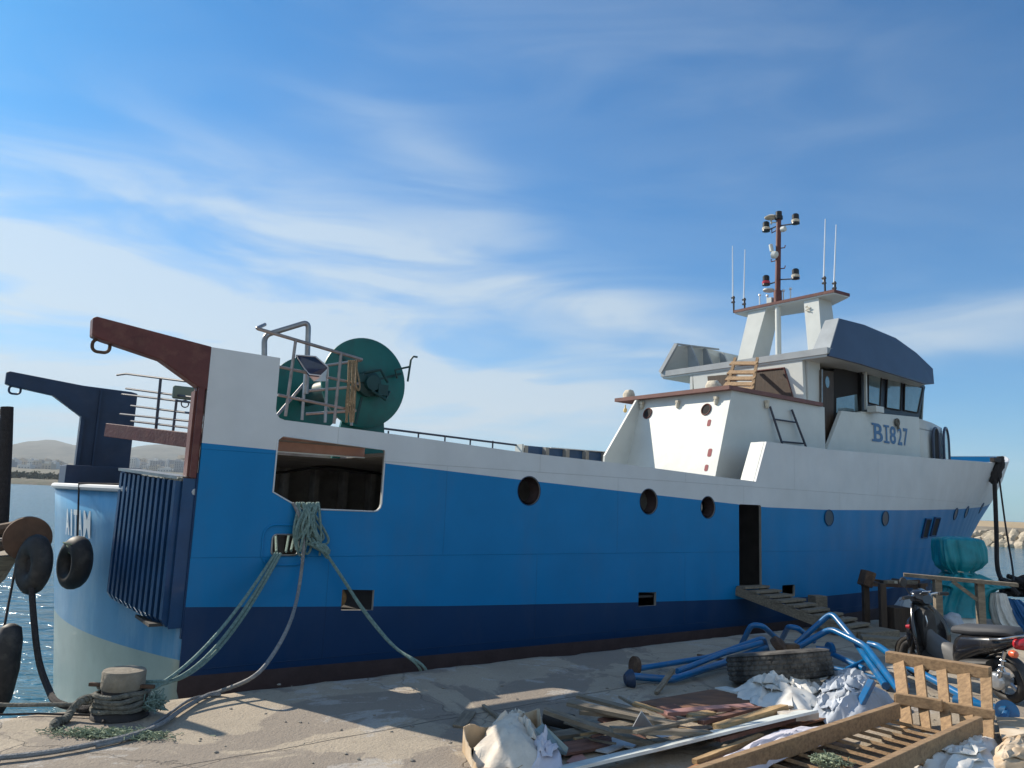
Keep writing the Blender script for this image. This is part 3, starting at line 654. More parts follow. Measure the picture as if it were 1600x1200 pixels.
# corrugated apron plate hung on the starboard half of the transom
def apr(u, z):    # u 0..1 from the corner outwards
    n = -.015+1.06*u; return V((tr_s(max(n, 0), 1.2)*.55-.14-.08*u, n, z))
K = 12; top = []; bot = []; prof = []
for i in range(K):
    for du, dd in ((0.02, 0), (.30, 0), (.40, .07), (.88, .07), (.98, 0)):
        prof.append(((i+du)/K, dd))
def apz(u): return lerp(u, [0, 1], [.43, .60]), lerp(u, [0, 1], [1.83, 1.90])
d_ = V((-.80, -.6, 0)).normalized()
r1 = []; r2 = []; r3 = []
for u, dd in prof:
    zb_, zt_ = apz(u); p = apr(u, 0)
    r1.append(V((p.x-dd*.8, p.y-dd*.35, zb_+.05+(0.0 if dd else .03)))); r2.append(V((p.x-dd*.8, p.y-dd*.35, zt_-.02))); r3.append(V((p.x-dd*.15, p.y, zb_-.02)))
mb = MB(); mb.grid([r3, r1, r2]); ap = mb.build('corrugated_apron', M['apron'], boat, solid=.012)
mb = MB(); mb.prism([apr(0, .40), apr(0, 1.84), V((-.005, .0, 1.84)), V((-.005, .0, .40))], (0, .012, 0)); mb.build('end_plate', M['apron'], ap)
mb = MB(); mb.grid([[apr(1, .58)+V((0, .01, 0)), apr(1, 1.90)+V((0, .01, 0))], [V((tr_s(1.1, .6)+.02, 1.1, .58)), V((tr_s(1.1, 1.7)+.02, 1.1, 1.90))]])
mb.build('end_plate', M['apron'], ap)
mb = MB(); mb.grid([[apr(u, apz(u)[1])+V((-.075, -.03, .0)) for u in np.linspace(0, 1, 9)], [apr(u, apz(u)[1])+V((-.075, -.03, .028)) for u in np.linspace(0, 1, 9)], [apr(u, apz(u)[1])+V((.16, .05, .03)) for u in np.linspace(0, 1, 9)]]); mb.build('top_flange', M['steel'], ap, solid=.008)

# letters on the transom and on the wheelhouse
def text_mesh(ch, offset=.012):
    cu_ = bpy.data.curves.new('t', 'FONT'); cu_.body = ch; cu_.size = 1; cu_.offset = offset; cu_.fill_mode = 'FRONT'; cu_.resolution_u = 4
    o = bpy.data.objects.new('t', cu_); col.objects.link(o); bpy.context.view_layer.update()
    me = bpy.data.meshes.new_from_object(o.evaluated_get(bpy.context.evaluated_depsgraph_get())); bpy.data.objects.remove(o)
    vs = [v.co.copy() for v in me.vertices]; fs = [list(p.vertices) for p in me.polygons]; bpy.data.meshes.remove(me)
    x0 = min(v.x for v in vs); x1 = max(v.x for v in vs); y0 = min(v.y for v in vs); y1 = max(v.y for v in vs)
    return [((v.x-x0)/(x1-x0), (v.y-y0)/(y1-y0)) for v in vs], fs
nm = thing('ship_name', None, None); nm.parent = boat; nm.matrix_world = BM.copy()
def tr_hit(x, y):
    s_ = -.6
    for _ in range(80):
        q = HS(x, y, s_); s_ = .7*s_+.3*tr_s(min(max(q[1], 0), 6), q[2])
    return q[1]
lay = [(c_, tr_hit(x0_, 800), tr_hit(x1_, 800)) for c_, x0_, x1_ in (('A', 104, 109.5), ('I', 112, 114), ('T', 116.5, 122), ('A', 123.5, 130), ('M', 132, 143))]
for ch, na, nb in lay:
    pts, fs = text_mesh(ch, .03); mb = MB(); mb.add([V((tr_s(na+(nb-na)*u, 1.16+.30*v_)-.008, na+(nb-na)*u, 1.15+.30*v_)) for u, v_ in pts], fs)
    mb.build('letter', M['letterwhite'], nm)

# decks and inner structure
mb = MB(); mb.prism([(-.3, .05, .42), (9.5, .05, .42), (9.5, 5.95, .42), (-.3, 5.95, .42)], (0, 0, .03)); mb.build('main_deck', M['deck'], boat)
mb = MB(); mb.prism([(1.0, 1.4, 2.2), (2.04, 1.4, 2.2), (2.04, 5.2, 2.2), (1.0, 5.2, 2.2)], (0, 0, .06)); mb.build('shelter_deck', M['inner'], boat)
mb = MB(); mb.prism([(2.06, .03, 2.20), (9.0, .03, 2.08), (9.0, 5.97, 2.08), (2.06, 5.97, 2.20)], (0, 0, .04)); mb.build('shelter_deck', M['inner'], boat)
mb = MB(); mb.box((9.55, 3, 1.3), (.05, 5.9, 1.75)); mb.build('bulkhead', M['deck'], boat)
mb = MB(); mb.box((8.45, 1.2, 1.3), (.04, 2.3, 1.7)); mb.build('bulkhead', M['deck'], boat)
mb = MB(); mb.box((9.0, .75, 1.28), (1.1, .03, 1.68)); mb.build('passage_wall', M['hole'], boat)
dk = [(9.0, .04)]+[(s, nside(s, 2.2)+.04) for s in np.linspace(10, 24.9, 24)]
mb = MB(); mb.prism([V((s, n, 2.20)) for s, n in dk]+[V((s, B-n, 2.20)) for s, n in reversed(dk)], (0, 0, .03)); mb.build('fore_deck', M['deck'], boat)
# frames on the inner side of both bulwarks
for s in list(np.arange(.4, 2.0, .5))+list(np.arange(2.45, 6.6, .58)): hz_ = 1.25 if s < 2.2 else 1.72; mb = MB(); mb.box((s, 5.83, .46+hz_/2), (.09, .26, hz_)); mb.build('bulwark_frame', M['frame'], boat)
mb = MB(); mb.box((6.65, 3, 1.3), (.05, 5.9, 1.66)); mb.build('bulkhead', M['inner'], boat)
mb = MB(); mb.tube([(1.62, 3.1, .45), (1.62, 3.1, 2.2)], .06, 10); mb.build('pillar', M['frame'], boat)
for s in np.arange(8.55, 12, .62): mb = MB(); mb.box((s, 5.86, 2.62), (.10, .22, .76)); mb.build('bulwark_frame', M['inner'], boat)
mb = MB(); mb.box((1.2, 5.86, 1.80), (2.0, .24, .04)); mb.build('bulwark_cap', M['lipsalmon'], boat)
mb = MB(); mb.box((1.05, .20, 2.335), (2.02, .34, .03)); mb.build('walkway_edge', M['lipsalmon'], boat)
mb = MB(); mb.box((1.05, .46, 2.325), (2.02, .18, .03)); mb.build('side_walkway', M['inner'], boat)
mb = MB(); mb.box((1.05, .56, 2.265), (2.02, .02, .13)); mb.build('walkway_coaming', M['lipsalmon'], boat)
mb = MB(); mb.box((1.05, .55, 2.195), (2.02, .035, .014)); mb.build('sunlit_edge_strip', M['letterwhite'], boat)  # white strip stands in for the sunlit lower edge of the coaming
M['panelblue'] = mat('bulwark_blue_inner', (.03, .09, .2), .5, nz=.3)
mb = MB(); mb.box((10.3, 5.90, 2.68), (3.7, .03, .66)); pb = mb.build('port_bulwark_panel', M['panelblue'], boat)
mb = MB(); mb.box((8.43, 5.86, 2.62), (.05, .26, .8)); mb.build('end_plate', M['superwhite'], pb)
mb = MB(); mb.box((1.50, 4.2, 1.55), (.55, .5, .5), Matrix.Rotation(.5, 3, 'Y')); mb.lathe([(.28, -.2), (.32, -.1), (.32, .1), (.28, .2)], (1.5, 4.0, 1.75), (0, 1, 0), 16); mb.build('winch', M['black'], boat)
mb = MB(); mb.tube(smoothpts([(1.0, 1.9, 2.14), (1.6, 2.3, 2.0), (2.3, 2.2, 2.12), (3.4, 2.4, 2.05)], 5), .02, 6); mb.build('overhead_cable', M['black'], boat)
mb = MB(); mb.lathe([(0, -.05), (.11, -.05), (.12, 0), (.05, .03), (.05, .1), (0, .1)], (1.78, .45, .56), (.3, 1, .2), 18); mb.build('deck_block', M['ropetan'], boat, smooth=50)
# starboard high bulwark: thick end
mb = MB(); mb.prism([(9.03, .03, 2.23), (9.34, .03, 2.93), (9.40, .03, 2.93), (9.10, .03, 2.23)], (0, .27, 0)); mb.build('bulwark_end', M['superwhite'], boat)
mb = MB(); cap = [(s, nside(s, zs(s)), zs(s)+.006) for s in np.linspace(9.36, 26.6, 60)]
mb.grid([[V(p) for p in cap], [V((p[0]-.02, min(p[1]+.16, 3.0), p[2])) for p in cap]]); mb.grid([[V((p[0], B-p[1], zport(p[0])+.006)) for p in cap], [V((p[0]-.02, B-min(p[1]+.16, 3.0), zport(p[0])+.006)) for p in cap]])
mb.build('bulwark_rail', M['white'], boat, solid=.02)
mb = MB(); inn = [s for s in np.linspace(15, 25.2, 40)]
mb.grid([[V((lambda s_: (s_, B-nside(s_, zz)-.06, zz if zz < 2.5 else zport(s_)-.02))(15+(stem(zz if zz < 2.5 else 3.8)-.22-15)*u)) for u in np.linspace(0, 1, 50)] for zz in (2.2, 2.9, 3.4)])
mb.build('bow_inner_lining', M['blue'], boat)
# hand rail on the port side
mb = MB(); sq = np.linspace(4.6, 8.5, 24)
mb.tube([V((s, 5.95, lerp(s, [4.6, 8.5], [3.10, 3.0]))) for s in sq], .022, 8)
for s in (5.15, 5.85, 6.5, 7.15, 7.75): mb.tube([V((s, 5.95, 2.48)), V((s, 5.95, 3.05))], .018, 8)
mb.build('side_rail', M['railgrey'], boat, smooth=True)
# stern platform: brown channel and rail
A0 = V((.02, .34, 2.235)); A1 = V((-.52, 2.05, 2.385))
mb = MB(); mb.bar(A0, A1, .12, .155); mb.bar(A0+V((.16, .03, .05)), A1+V((.30, .1, .05)), .3, .03); mb.build('platform_beam', M['primer'], boat, bevel=.006)
mb = MB()
def on_line(u, z, ex=0): p = A0.lerp(A1, u); return V((p.x+.25, p.y+.12, z))
def seg_px(x0, y0, x1, y1, r=.013, back=.2):
    # rail bars in the vertical plane above the beam
    def hit(x, y):
        d = Vector(cf + cr*((x-800)/FPX) + cu*((600-y)/FPX)); o = Vector(CO); a = BM @ (A0+V((back, .05, 0))); b = BM @ (A1+V((back, .05, 0))); nrm = (b-a).cross(V((0, 0, 1))).normalized()
        t = (a-o).dot(nrm)/d.dot(nrm); return BI @ (o+d*t)
    mb.tube([hit(x0, y0), hit(x1, y1)], r, 7)
seg_px(197, 584, 330, 601); seg_px(183, 586, 197, 584)
seg_px(197, 607, 325, 624); seg_px(191, 616, 325, 632); seg_px(205, 634, 325, 649); seg_px(188, 647, 325, 661); seg_px(205, 658, 325, 672)
seg_px(251, 591, 243, 676, .017); seg_px(276, 624, 270, 678, .015)
mb.build('stern_rail', M['railgrey'], boat, smooth=True)
mb = MB(); p = HN(287, 614, 1.15); mb.box((p[0]+.0, 1.15, p[2]), (.24, .06, .15)); fl = mb.build('floodlight', M['green'] if 0 else mat('lamp_body_green', (.10, .15, .13), .5), boat, bevel=.02)
mb = MB(); q = HN(289, 631, 1.15); mb.torus((q[0], 1.15, q[2]), .04, .007, (0, 1, 0), 16, 6); mb.build('hanger_ring', M['railgrey'], fl)

# net drum
DS, DZ, DR = 2.30, 3.215, .60
mb = MB(); mb.lathe([(.10, 0), (DR-.03, 0), (DR, .01), (DR, .05), (DR-.03, .06), (.10, .06)], (DS, 1.18, DZ), (0, 1, 0), 56); dr = mb.build('net_drum_disc', M['green'], boat, smooth=30)
mb = MB()
for a in range(20, 360, 120): mb.bar((DS+.2*cos(radians(a)), 1.172, DZ+.2*sin(radians(a))), (DS+.56*cos(radians(a)), 1.172, DZ+.56*sin(radians(a))), .03, .012, (0, 1, 0))
mb.lathe([(.12, 0), (.17, -.02), (.17, -.10), (.10, -.13), (.10, -.22), (.0, -.22)], (DS+.02, 1.18, DZ-.02), (0, 1, 0), 20)
mb.box((DS+.16, 1.05, DZ-.10), (.14, .2, .14)); mb.box((DS-.12, 1.08, DZ+.03), (.12, .12, .10)); mb.tube([(DS-.1, 1.0, DZ+.1), (DS+.1, .95, DZ+.16), (DS+.24, 1.0, DZ+.02)], .02, 8); mb.tube([(DS+.0, .98, DZ-.12), (DS+.2, .96, DZ-.22), (DS+.3, 1.05, DZ-.1)], .02, 8)
mb.build('drum_motor', M['darkgreen'], dr, smooth=40)
mb = MB(); mb.lathe([(.10, 0), (DR, 0), (DR, .06), (.10, .06)], (DS, 3.2, DZ), (0, 1, 0), 56); mb.build('net_drum_disc', M['green'], boat, smooth=30)
mb = MB(); mb.lathe([(.16, 1.2), (.16, 3.25)], (DS, 0, DZ), (0, 1, 0), 24); mb.build('drum_core', M['darkgreen'], boat, smooth=30)
mb = MB()
for n in (1.26, 3.3): mb = MB(); mb.prism([(DS-.35, n, 2.2), (DS+.42, n, 2.2), (DS+.35, n, 2.75), (DS+.12, n, DZ+.1), (DS-.12, n, DZ+.1)], (0, .05, 0)); mb.build('drum_stand', M['green'], boat)
mb = MB(); p0 = V((DS+.45, 1.15, DZ+.12)); mb.tube([p0, V((2.66, 1.05, 3.42)), V(HN(640, 573, 1.0))], .014, 6); mb.tube([V(HN(637, 596, 1.0)), V(HN(642, 562, 1.0)), V(HN(646, 557, 1.0)), V(HN(652, 558, 1.0))], .014, 6); mb.build('brake_lever', M['darkgreen'], boat)
# pipe frames and ladder-like rail by the drum
def pxpoly(pts, n, r, bend=.06): return bendpts([V(HN(x, y, n)) for x, y in pts], bend)
mb = MB(); mb.tube(pxpoly([(413, 556), (413, 524), (482, 503), (478, 615)], .55, .03, .08), .032, 10); mb.build('pipe_frame', M['steel'], boat, smooth=True)
mb = MB()
mb.tube(bendpts([V(HN(414, 507, .62)), V(HN(401, 513, .35)), V(HN(566, 562, .35))], .03), .02, 9)
for a, b in (((462, 532), (446, 650)), ((533, 552), (522, 662))): mb.tube([V(HN(*a, .35)), V(HN(*b, .35))], .019, 8)
for a, b in (((436, 573), (560, 600)), ((434, 617), (556, 642))): mb.tube([V(HN(*a, .35)), V(HN(*b, .35))], .017, 8)
mb.build('platform_rail', M['brownpipe'], boat, smooth=True)
mb = MB()
for a, b in (((505, 572), (565, 563)), ((480, 611), (558, 604)), ((478, 647), (553, 642)), ((478, 596), (428, 655))): mb.tube([V(HN(*a, .75)), V(HN(*b, .5))], .018, 8)
for a, b in (((512, 574), (508, 660)), ((556, 566), (549, 665)), ((477, 580), (472, 656))): mb.tube([V(HN(*a, .6)), V(HN(*b, .6))], .019, 8)
mb.build('platform_ladder', M['steel'], boat, smooth=True)

# deckhouse (lower) -------------------------------------------------
zc_ = 3.92
def aft_s(z): return 9.0+(z-2.34)*.30
mb = MB()
dh = [(aft_s(1.9), 1.9), (aft_s(zc_), zc_), (12.5, zc_), (12.5, 1.9)]
mb.prism([V((s, .80, z)) for s, z in dh], (0, 2.28, 0))
house = mb.build('deckhouse_wall', M['superwhite'], boat)
mb = MB(); mb.prism([(aft_s(zc_)-.16, .74, zc_), (12.35, .74, zc_), (12.35, 3.72, zc_), (aft_s(zc_)-.16, 3.72, zc_)], (0, 0, .075)); mb.build('upper_deck_edge', mat('coaming_brown', (.20, .09, .075), .6, nz=.3, nscale=4), boat)
mb = MB()
for (x, y) in ((1013, 646), (1105, 640)):
    s, n, z = HS(x, y, 9.40); s = aft_s(z); k = 24; 
    mb.add([V((aft_s(z+.10*sin(2*pi*i/k))-.006, n+.10*cos(2*pi*i/k), z+.10*sin(2*pi*i/k))) for i in range(k)], [tuple(range(k))])
mb.build('deckhouse_porthole', M['hole'], boat)
for (x, y) in ((1013, 646), (1105, 640)):
    s, n, z = HS(x, y, 9.40); mb = MB(); k = 24; pts = [V((aft_s(z+.105*sin(2*pi*i/k))-.01, n+.105*cos(2*pi*i/k), z+.105*sin(2*pi*i/k))) for i in range(k)]; mb.tube(pts+pts[:2], .012, 6, caps=False); mb.build('porthole_rim', M['primer'], boat, smooth=True)
for (x, y, dn, dz) in ((1103, 660, .04, .065), (1107, 707, .045, .075), (1103, 731, .04, .06)):
    s, n, z = HS(x, y, aft_s(2.34+(742-y)/120.)); mb = MB(); pts = roundrect(n-dn, n+dn, z-dz, z+dz, .03); mb.add([V((aft_s(b)-.004, a_, b)) for a_, b in pts], [tuple(range(len(pts)))]); mb.build('primer_patch', mat('primer_patch_paint', (.24, .05, .06), .7), boat)
mb = MB(); mb.prism([V((8.42, 3.08, 1.9)), V((8.46, 3.08, 2.7)), V((aft_s(zc_)-.14, 3.08, zc_)), V((aft_s(zc_)+.05, 3.08, zc_)), V((aft_s(1.9)+.05, 3.08, 1.9))], (0, .05, 0)); mb.build('deckhouse_fin', M['superwhite'], boat)
# side light brackets under the coaming
for (x, y, pl_) in ((1061, 628, 'a'), (1121, 622, 'a'), (1005, 630, 'a'), (1195, 628, 's')):
    if pl_ == 'a': s, n, z = HS(x, y, aft_s(3.8)); c = V((s-.04, n, z))
    else: s, n, z = HN(x, y, .8); c = V((s, n-.05, z))
    mb = MB(); mb.box(c, (.07, .07, .05)); mb.lathe([(.0, -.13), (.035, -.12), (.045, -.06), (.03, -.02)], c, (0, 0, 1), 12); mb.build('deck_lamp', M['beige'], boat, smooth=40)

# wheelhouse ---------------------------------------------------------
FL, RZ = 3.2, 5.10
plan = [(12.5, 1.25), (17.6, 1.25), (18.1, 2.0), (18.2, 3.0), (18.1, 4.0), (17.6, 4.35), (12.5, 4.35)]
mb = MB()
mb.prism([V((12.62, 1.24, 2.2)), V((12.62, 1.24, RZ)), V((13.08, 1.24, RZ)), V((13.08, 1.24, 2.2))], (0, .08, 0))         # side wall aft of the door
mb.prism([V((12.50, 1.22, 2.2)), V((12.50, 1.30, RZ)), V((12.50, 4.30, RZ)), V((12.50, 4.05, 2.2))], (.10, 0, 0))           # aft wall
mb.prism([V((12.5, 4.3, 2.2)), V((12.5, 4.3, RZ)), V((14.7, 4.3, RZ)), V((14.7, 4.3, 2.2))], (0, .08, 0))
mb.prism([V((12.5, 4.3, 2.2)), V((12.5, 4.3, 4.1)), V((17.6, 4.3, 4.1)), V((17.6, 4.3, 2.2))], (0, .075, 0))
mb.build('wheelhouse_wall', M['superwhite'], boat)
mb = MB(); mb.prism([V((a_, b, FL-.95)) for a_, b in plan], (0, 0, .9)); mb.build('wheelhouse_floor', M['superwhite'], boat)
# aft window, set in brown frame
def afp(x, y): s, n, z = HS(x, y, 12.50); return V((12.49, n, z))
wf = [afp(1180, 580), afp(1226, 575), afp(1241, 623), afp(1176, 612)]
mb = MB(); mb.prism(wf, (-.008, 0, 0)); wo = mb.build('aft_window', M['darkwood'], boat)
mb = MB(); mb.tube([p+V((-.01, 0, 0)) for p in wf+wf[:1]], .022, 6); mb.build('frame', M['primer'], wo)
mb = MB(); mb.prism([afp(1106, 588), afp(1150, 584), afp(1150, 612), afp(1108, 612)], (-.008, 0, 0)); mb.build('aft_window', M['darkwood'], boat)
# doorway on the starboard side
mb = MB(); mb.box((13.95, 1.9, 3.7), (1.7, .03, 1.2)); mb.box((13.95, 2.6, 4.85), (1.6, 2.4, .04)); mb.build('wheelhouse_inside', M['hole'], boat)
def sp(x, y, n=1.25): return V(HN(x, y, n))
mb = MB(); mb.prism([sp(1283, 578, 1.2), sp(1303, 580, 1.2), sp(1303, 692, 1.2), sp(1283, 696, 1.2)], (0, .05, 0)); dw = mb.build('wheelhouse_door', M['darkwood'], boat, bevel=.01)
c = sp(1293, 597, 1.19); k = 20; mb = MB(); mb.add([V((c.x+.08*cos(2*pi*i/k), 1.192, c.z+.13*sin(2*pi*i/k))) for i in range(k)], [tuple(range(k))]); mb.build('door_window', M['glass'], dw)
mb = MB(); mb.bar(sp(1284, 577, 1.19), sp(1284, 694, 1.19), .03, .03); mb.build('door_edge', M['steel'], dw)
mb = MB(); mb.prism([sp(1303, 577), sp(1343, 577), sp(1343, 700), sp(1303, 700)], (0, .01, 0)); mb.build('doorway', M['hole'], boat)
mb = MB(); mb.prism([sp(1307, 622, 1.235), sp(1339, 616, 1.235), sp(1341, 642, 1.235), sp(1307, 645, 1.235)], (0, .005, 0)); mb.build('inner_window', M['glass'], boat)
mb = MB(); mb.bar(sp(1344, 577, 1.2), sp(1344, 650, 1.2), .09, .05); mb.build('door_frame', M['black'], boat)
mb = MB(); mb.bar(sp(1352, 568, 1.12), sp(1353, 640, 1.12), .05, .05); mb.build('corner_post', M['superwhite'], boat)
# window band
mb = MB(); band = [sp(1346, 570), sp(1446, 604), sp(1435, 655), sp(1346, 640)]
mb.prism(band, (0, .06, 0)); wb_ = mb.build('window_band', mat('band_dark', (.018, .022, .035), .45), boat)
for q in ([(1356, 585), (1376, 589), (1374, 634), (1356, 629)], [(1386, 587), (1408, 594), (1406, 641), (1384, 637)], [(1413, 597), (1441, 606), (1433, 645), (1412, 641)]):
    pts = [sp(x, y, 1.235) for x, y in q]; mb = MB(); mb.prism(pts, (0, -.006, 0)); o = mb.build('window_pane', M['glass'], boat)
    mb = MB(); mb.tube([p+V((0, -.01, 0)) for p in pts+pts[:1]], .02, 6); mb.build('window_frame', M['primer'] if 0 else M['darkiron'], o)
# front band of windows round the bow side
mb = MB(); fr = [(17.62, 1.25), (18.1, 2.0), (18.2, 3.0), (18.1, 4.0), (17.6, 4.35)]
rowsf = [[V((a_+(z-4.1)*.28*0, b, z)) for a_, b in fr] for z in (2.2, 4.1)]; mb.grid(rowsf); mb.build('wheelhouse_front', M['superwhite'], boat, solid=.04)
mb = MB(); mb.grid([[V((a_+(z-4.1)*.2, b, z)) for a_, b in fr] for z in (4.1, RZ)]); mb.build('front_glass', M['glass'], boat, solid=.03)
# lower wing wall with the number
def wp(x, y, n=1.02): return V(HN(x, y, n))
wl = [wp(1290, 700), wp(1315, 642), wp(1345, 645), wp(1436, 654)]
mb = MB(); A = wl[0]; Bq = wl[1]; mb.prism([V((A.x-.28, 1.02, 2.6)), Bq, wl[2], wl[3], V((wl[3].x, 1.02, 2.2))], (0, .08, 0)); mb.build('wing_wall', M['superwhite'], boat)
mb = MB(); mb.bar(wl[2]+V((0, .12, .01)), wl[3]+V((0, .12, .01)), .24, .04); mb.build('wing_ledge', M['superwhite'], boat)
# rounded front quarter with two arched openings
q0 = wl[3].x
fq = [(q0, 1.02), (q0+.8, 1.08), (q0+1.6, 1.22), (q0+2.25, 1.5), (q0+2.6, 2.0), (q0+2.7, 3.0), (q0+2.55, 3.8), (q0+1.8, 4.6), (q0, 4.9)]
zt = [wl[3].z, wl[3].z-.03, wl[3].z-.08, wl[3].z-.10, wl[3].z-.11, wl[3].z-.11, wl[3].z-.11, wl[3].z-.1, wl[3].z]
mb = MB(); mb.grid([[V((a_, b, 2.2)) for a_, b in fq], [V((a_, b, z)) for (a_, b), z in zip(fq, zt)]]); mb.build('front_house', M['superwhite'], boat, solid=.05, smooth=50)
mb = MB(); mb.prism([V((a_, b, 3.86)) for a_, b in fq], (0, 0, .03)); mb.build('front_house_top', M['superwhite'], boat)
def arch(c, dvec, wd, h0, h1, name, m_, rim, parent=boat, t=.03):
    d = V(dvec).normalized(); k = 12; base = V(c); pts = [base-d*wd, base+d*wd]+[base+d*wd*cos(pi*i/k)+V((0, 0, (h1-h0-wd)+wd*1.2*sin(pi*i/k))) for i in range(k+1)]
    nrm = d.cross(V((0, 0, 1))).normalized()*t
    mb = MB(); mb.prism(pts, nrm); o = mb.build(name, m_, parent); mb = MB(); mb.tube([p+nrm for p in pts[1:]+pts[:2]], .03, 8); mb.build('rim', rim, o, smooth=True); return o
a1 = V(HN(1455, 714, 1.12)); at_ = HN(1455, 672, 1.12)[2]; arch((a1.x, a1.y-.10, 3.0), (1, .15, 0), .22, 3.0, at_, 'arched_opening', M['hole'], M['visor'])
a2 = V(HN(1470, 714, 1.28)); at_ = HN(1470, 673, 1.28)[2]; arch((a2.x, a2.y-.12, 3.0), (1, .25, 0), .33, 3.0, at_, 'arched_door', M['glass'], M['visor'])
# number
nb = thing('registration_number', None, None); nb.parent = boat; nb.matrix_world = BM.copy()
def put(ch, xa, xb, serif=False):
    pts, fs = text_mesh(ch, .02); 
    pa = wp(xa, 661+(xa-1364)*.16, 1.012); pb_ = wp(xb, 661+(xb-1364)*.16, 1.012); h = .42
    mb = MB(); mb.add([V((pa.x+(pb_.x-pa.x)*u, 1.010, 3.40+h*v_)) for u, v_ in pts], fs)
    if serif:
        for zz in (3.425, 3.795): mb.box(((pa.x+pb_.x)/2, 1.008, zz), (.24, .004, .05))
    mb.build('digit', M['numblue'], nb)
put('B', 1365, 1379); put('I', 1383.5, 1386, True); put('8', 1390, 1399.5); put('2', 1402, 1409); put('7', 1411, 1418)
pa = wp(1366, 700, 1.012)
for zz in (3.425, 3.795): mb = MB(); mb.box((wp(1364, 670, 1.012).x+.03, 1.008, zz), (.16, .004, .05)); mb.build('serif', M['numblue'], nb)

# wheelhouse roof and visor -----------------------------------------
rf = [(12.45, .68), (17.0, .75), (17.9, 1.6), (18.2, 3.0), (17.9, 4.4), (17.0, 5.2), (12.45, 5.30)]
mb = MB(); mb.prism([V((a_, b, 5.03)) for a_, b in rf], (0, 0, .14)); mb.build('roof', M['greyrim'], boat)
mb = MB(); mb.prism([V((a_+(.03 if a_ < 13 else -.03), b+(.03 if b < 3 else -.03), 4.98)) for a_, b in rf], (0, 0, .05)); mb.build('roof_soffit', M['superwhite'], boat)
vis = [(12.72, 5.06), (12.95, 5.86), (13.6, 5.92), (15.1, 5.95), (16.2, 5.72), (17.15, 5.32), (17.2, 5.02), (16.6, 4.97)]
def vis_wall(n, dn, inset):
    mb = MB(); a_ = [V((s, n+(inset*(z-5.0)), z)) for s, z in vis]; mb.prism(a_, (0, dn, 0)); return mb
svs = []
nV = .66
P0 = [sp(1295, 556, nV), V(HN(1311, 497, nV+.12)), V(HN(1350, 507, nV+.12)), V(HN(1400, 528, nV+.14)), V(HN(1432, 551, nV+.1)), V(HN(1458, 576, nV+.04)), V(HN(1460, 600, nV)), V(HN(1448, 601, nV)), V(HN(1345, 569, nV))]
mb = MB(); mb.prism(P0, (0, .05, 0)); vs_ = mb.build('visor', M['visor'], boat, bevel=.01)
mb = MB(); mb.prism([P0[0]+V((-.012, .0, .06)), P0[1]+V((-.012, 0, 0)), P0[1]+V((-.012, .32, 0)), P0[0]+V((-.012, .42, .06))], (.03, 0, 0)); mb.build('end_plate', M['greyrim'], vs_)
mb = MB(); mb.prism([P0[1]+V((0, .05, 0)), P0[2]+V((0, .05, 0)), P0[3]+V((0, .05, 0)), P0[3]+V((0, .32, 0)), P0[1]+V((0, .32, 0))], (0, 0, -.04)); mb.build('visor_cap', M['visor'], vs_)
fr_ = [(P0[5].x, nV+.06), (17.75, 1.55), (18.1, 3.0), (17.75, 4.4), (17.1, 5.2)]
mb = MB(); mb.grid([[V((a_, b, z)) for a_, b in fr_] for z in (5.02, 5.34)]); mb.build('visor_front', M['visor'], boat, solid=.04)
mb = MB(); mb.grid([[P0[i]+V((0, .03, 0)) for i in (3, 4, 5)], [P0[i]+V((.25, .5, -.02)) for i in (3, 4, 5)], [P0[i]+V((.35, 1.1, -.10)) for i in (3, 4, 5)]]); mb.build('visor_shoulder', M['visor'], boat, solid=.03, smooth=60)
pv = [HS(1035, 583, 12.5), HS(1057, 536, 12.5)]
mb = MB(); nP = 5.2
PV = [V((12.45, 5.3, 5.12)), V((12.55, 4.9, 5.80)), V((13.3, 4.92, 5.92)), V((15.4, 4.95, 5.93)), V((17.2, 4.95, 5.3)), V((17.2, 5.25, 5.1))]
mb.prism(PV, (0, .04, 0)); mb.build('visor', M['superwhite'], boat)
mb = MB(); mb.bar((12.44, 5.30, 5.14), (12.54, 4.86, 5.84), .10, .06, (1, 0, 0)); mb.build('visor_rib', M['greyrim'], boat)
mb = MB(); mb.bar((12.54, 4.86, 5.84), (14.2, 4.86, 5.95), .05, .04); mb.build('visor_rail', M['greyrim'], boat)
for s_v in (13.0, 13.6, 14.3, 15.1): mb = MB(); mb.prism([(s_v, 4.46, 5.17), (s_v, 4.86, 5.17), (s_v, 4.90, 5.88), (s_v, 4.80, 5.88)], (.05, 0, 0)); mb.build('visor_rib', M['greyrim'], boat)

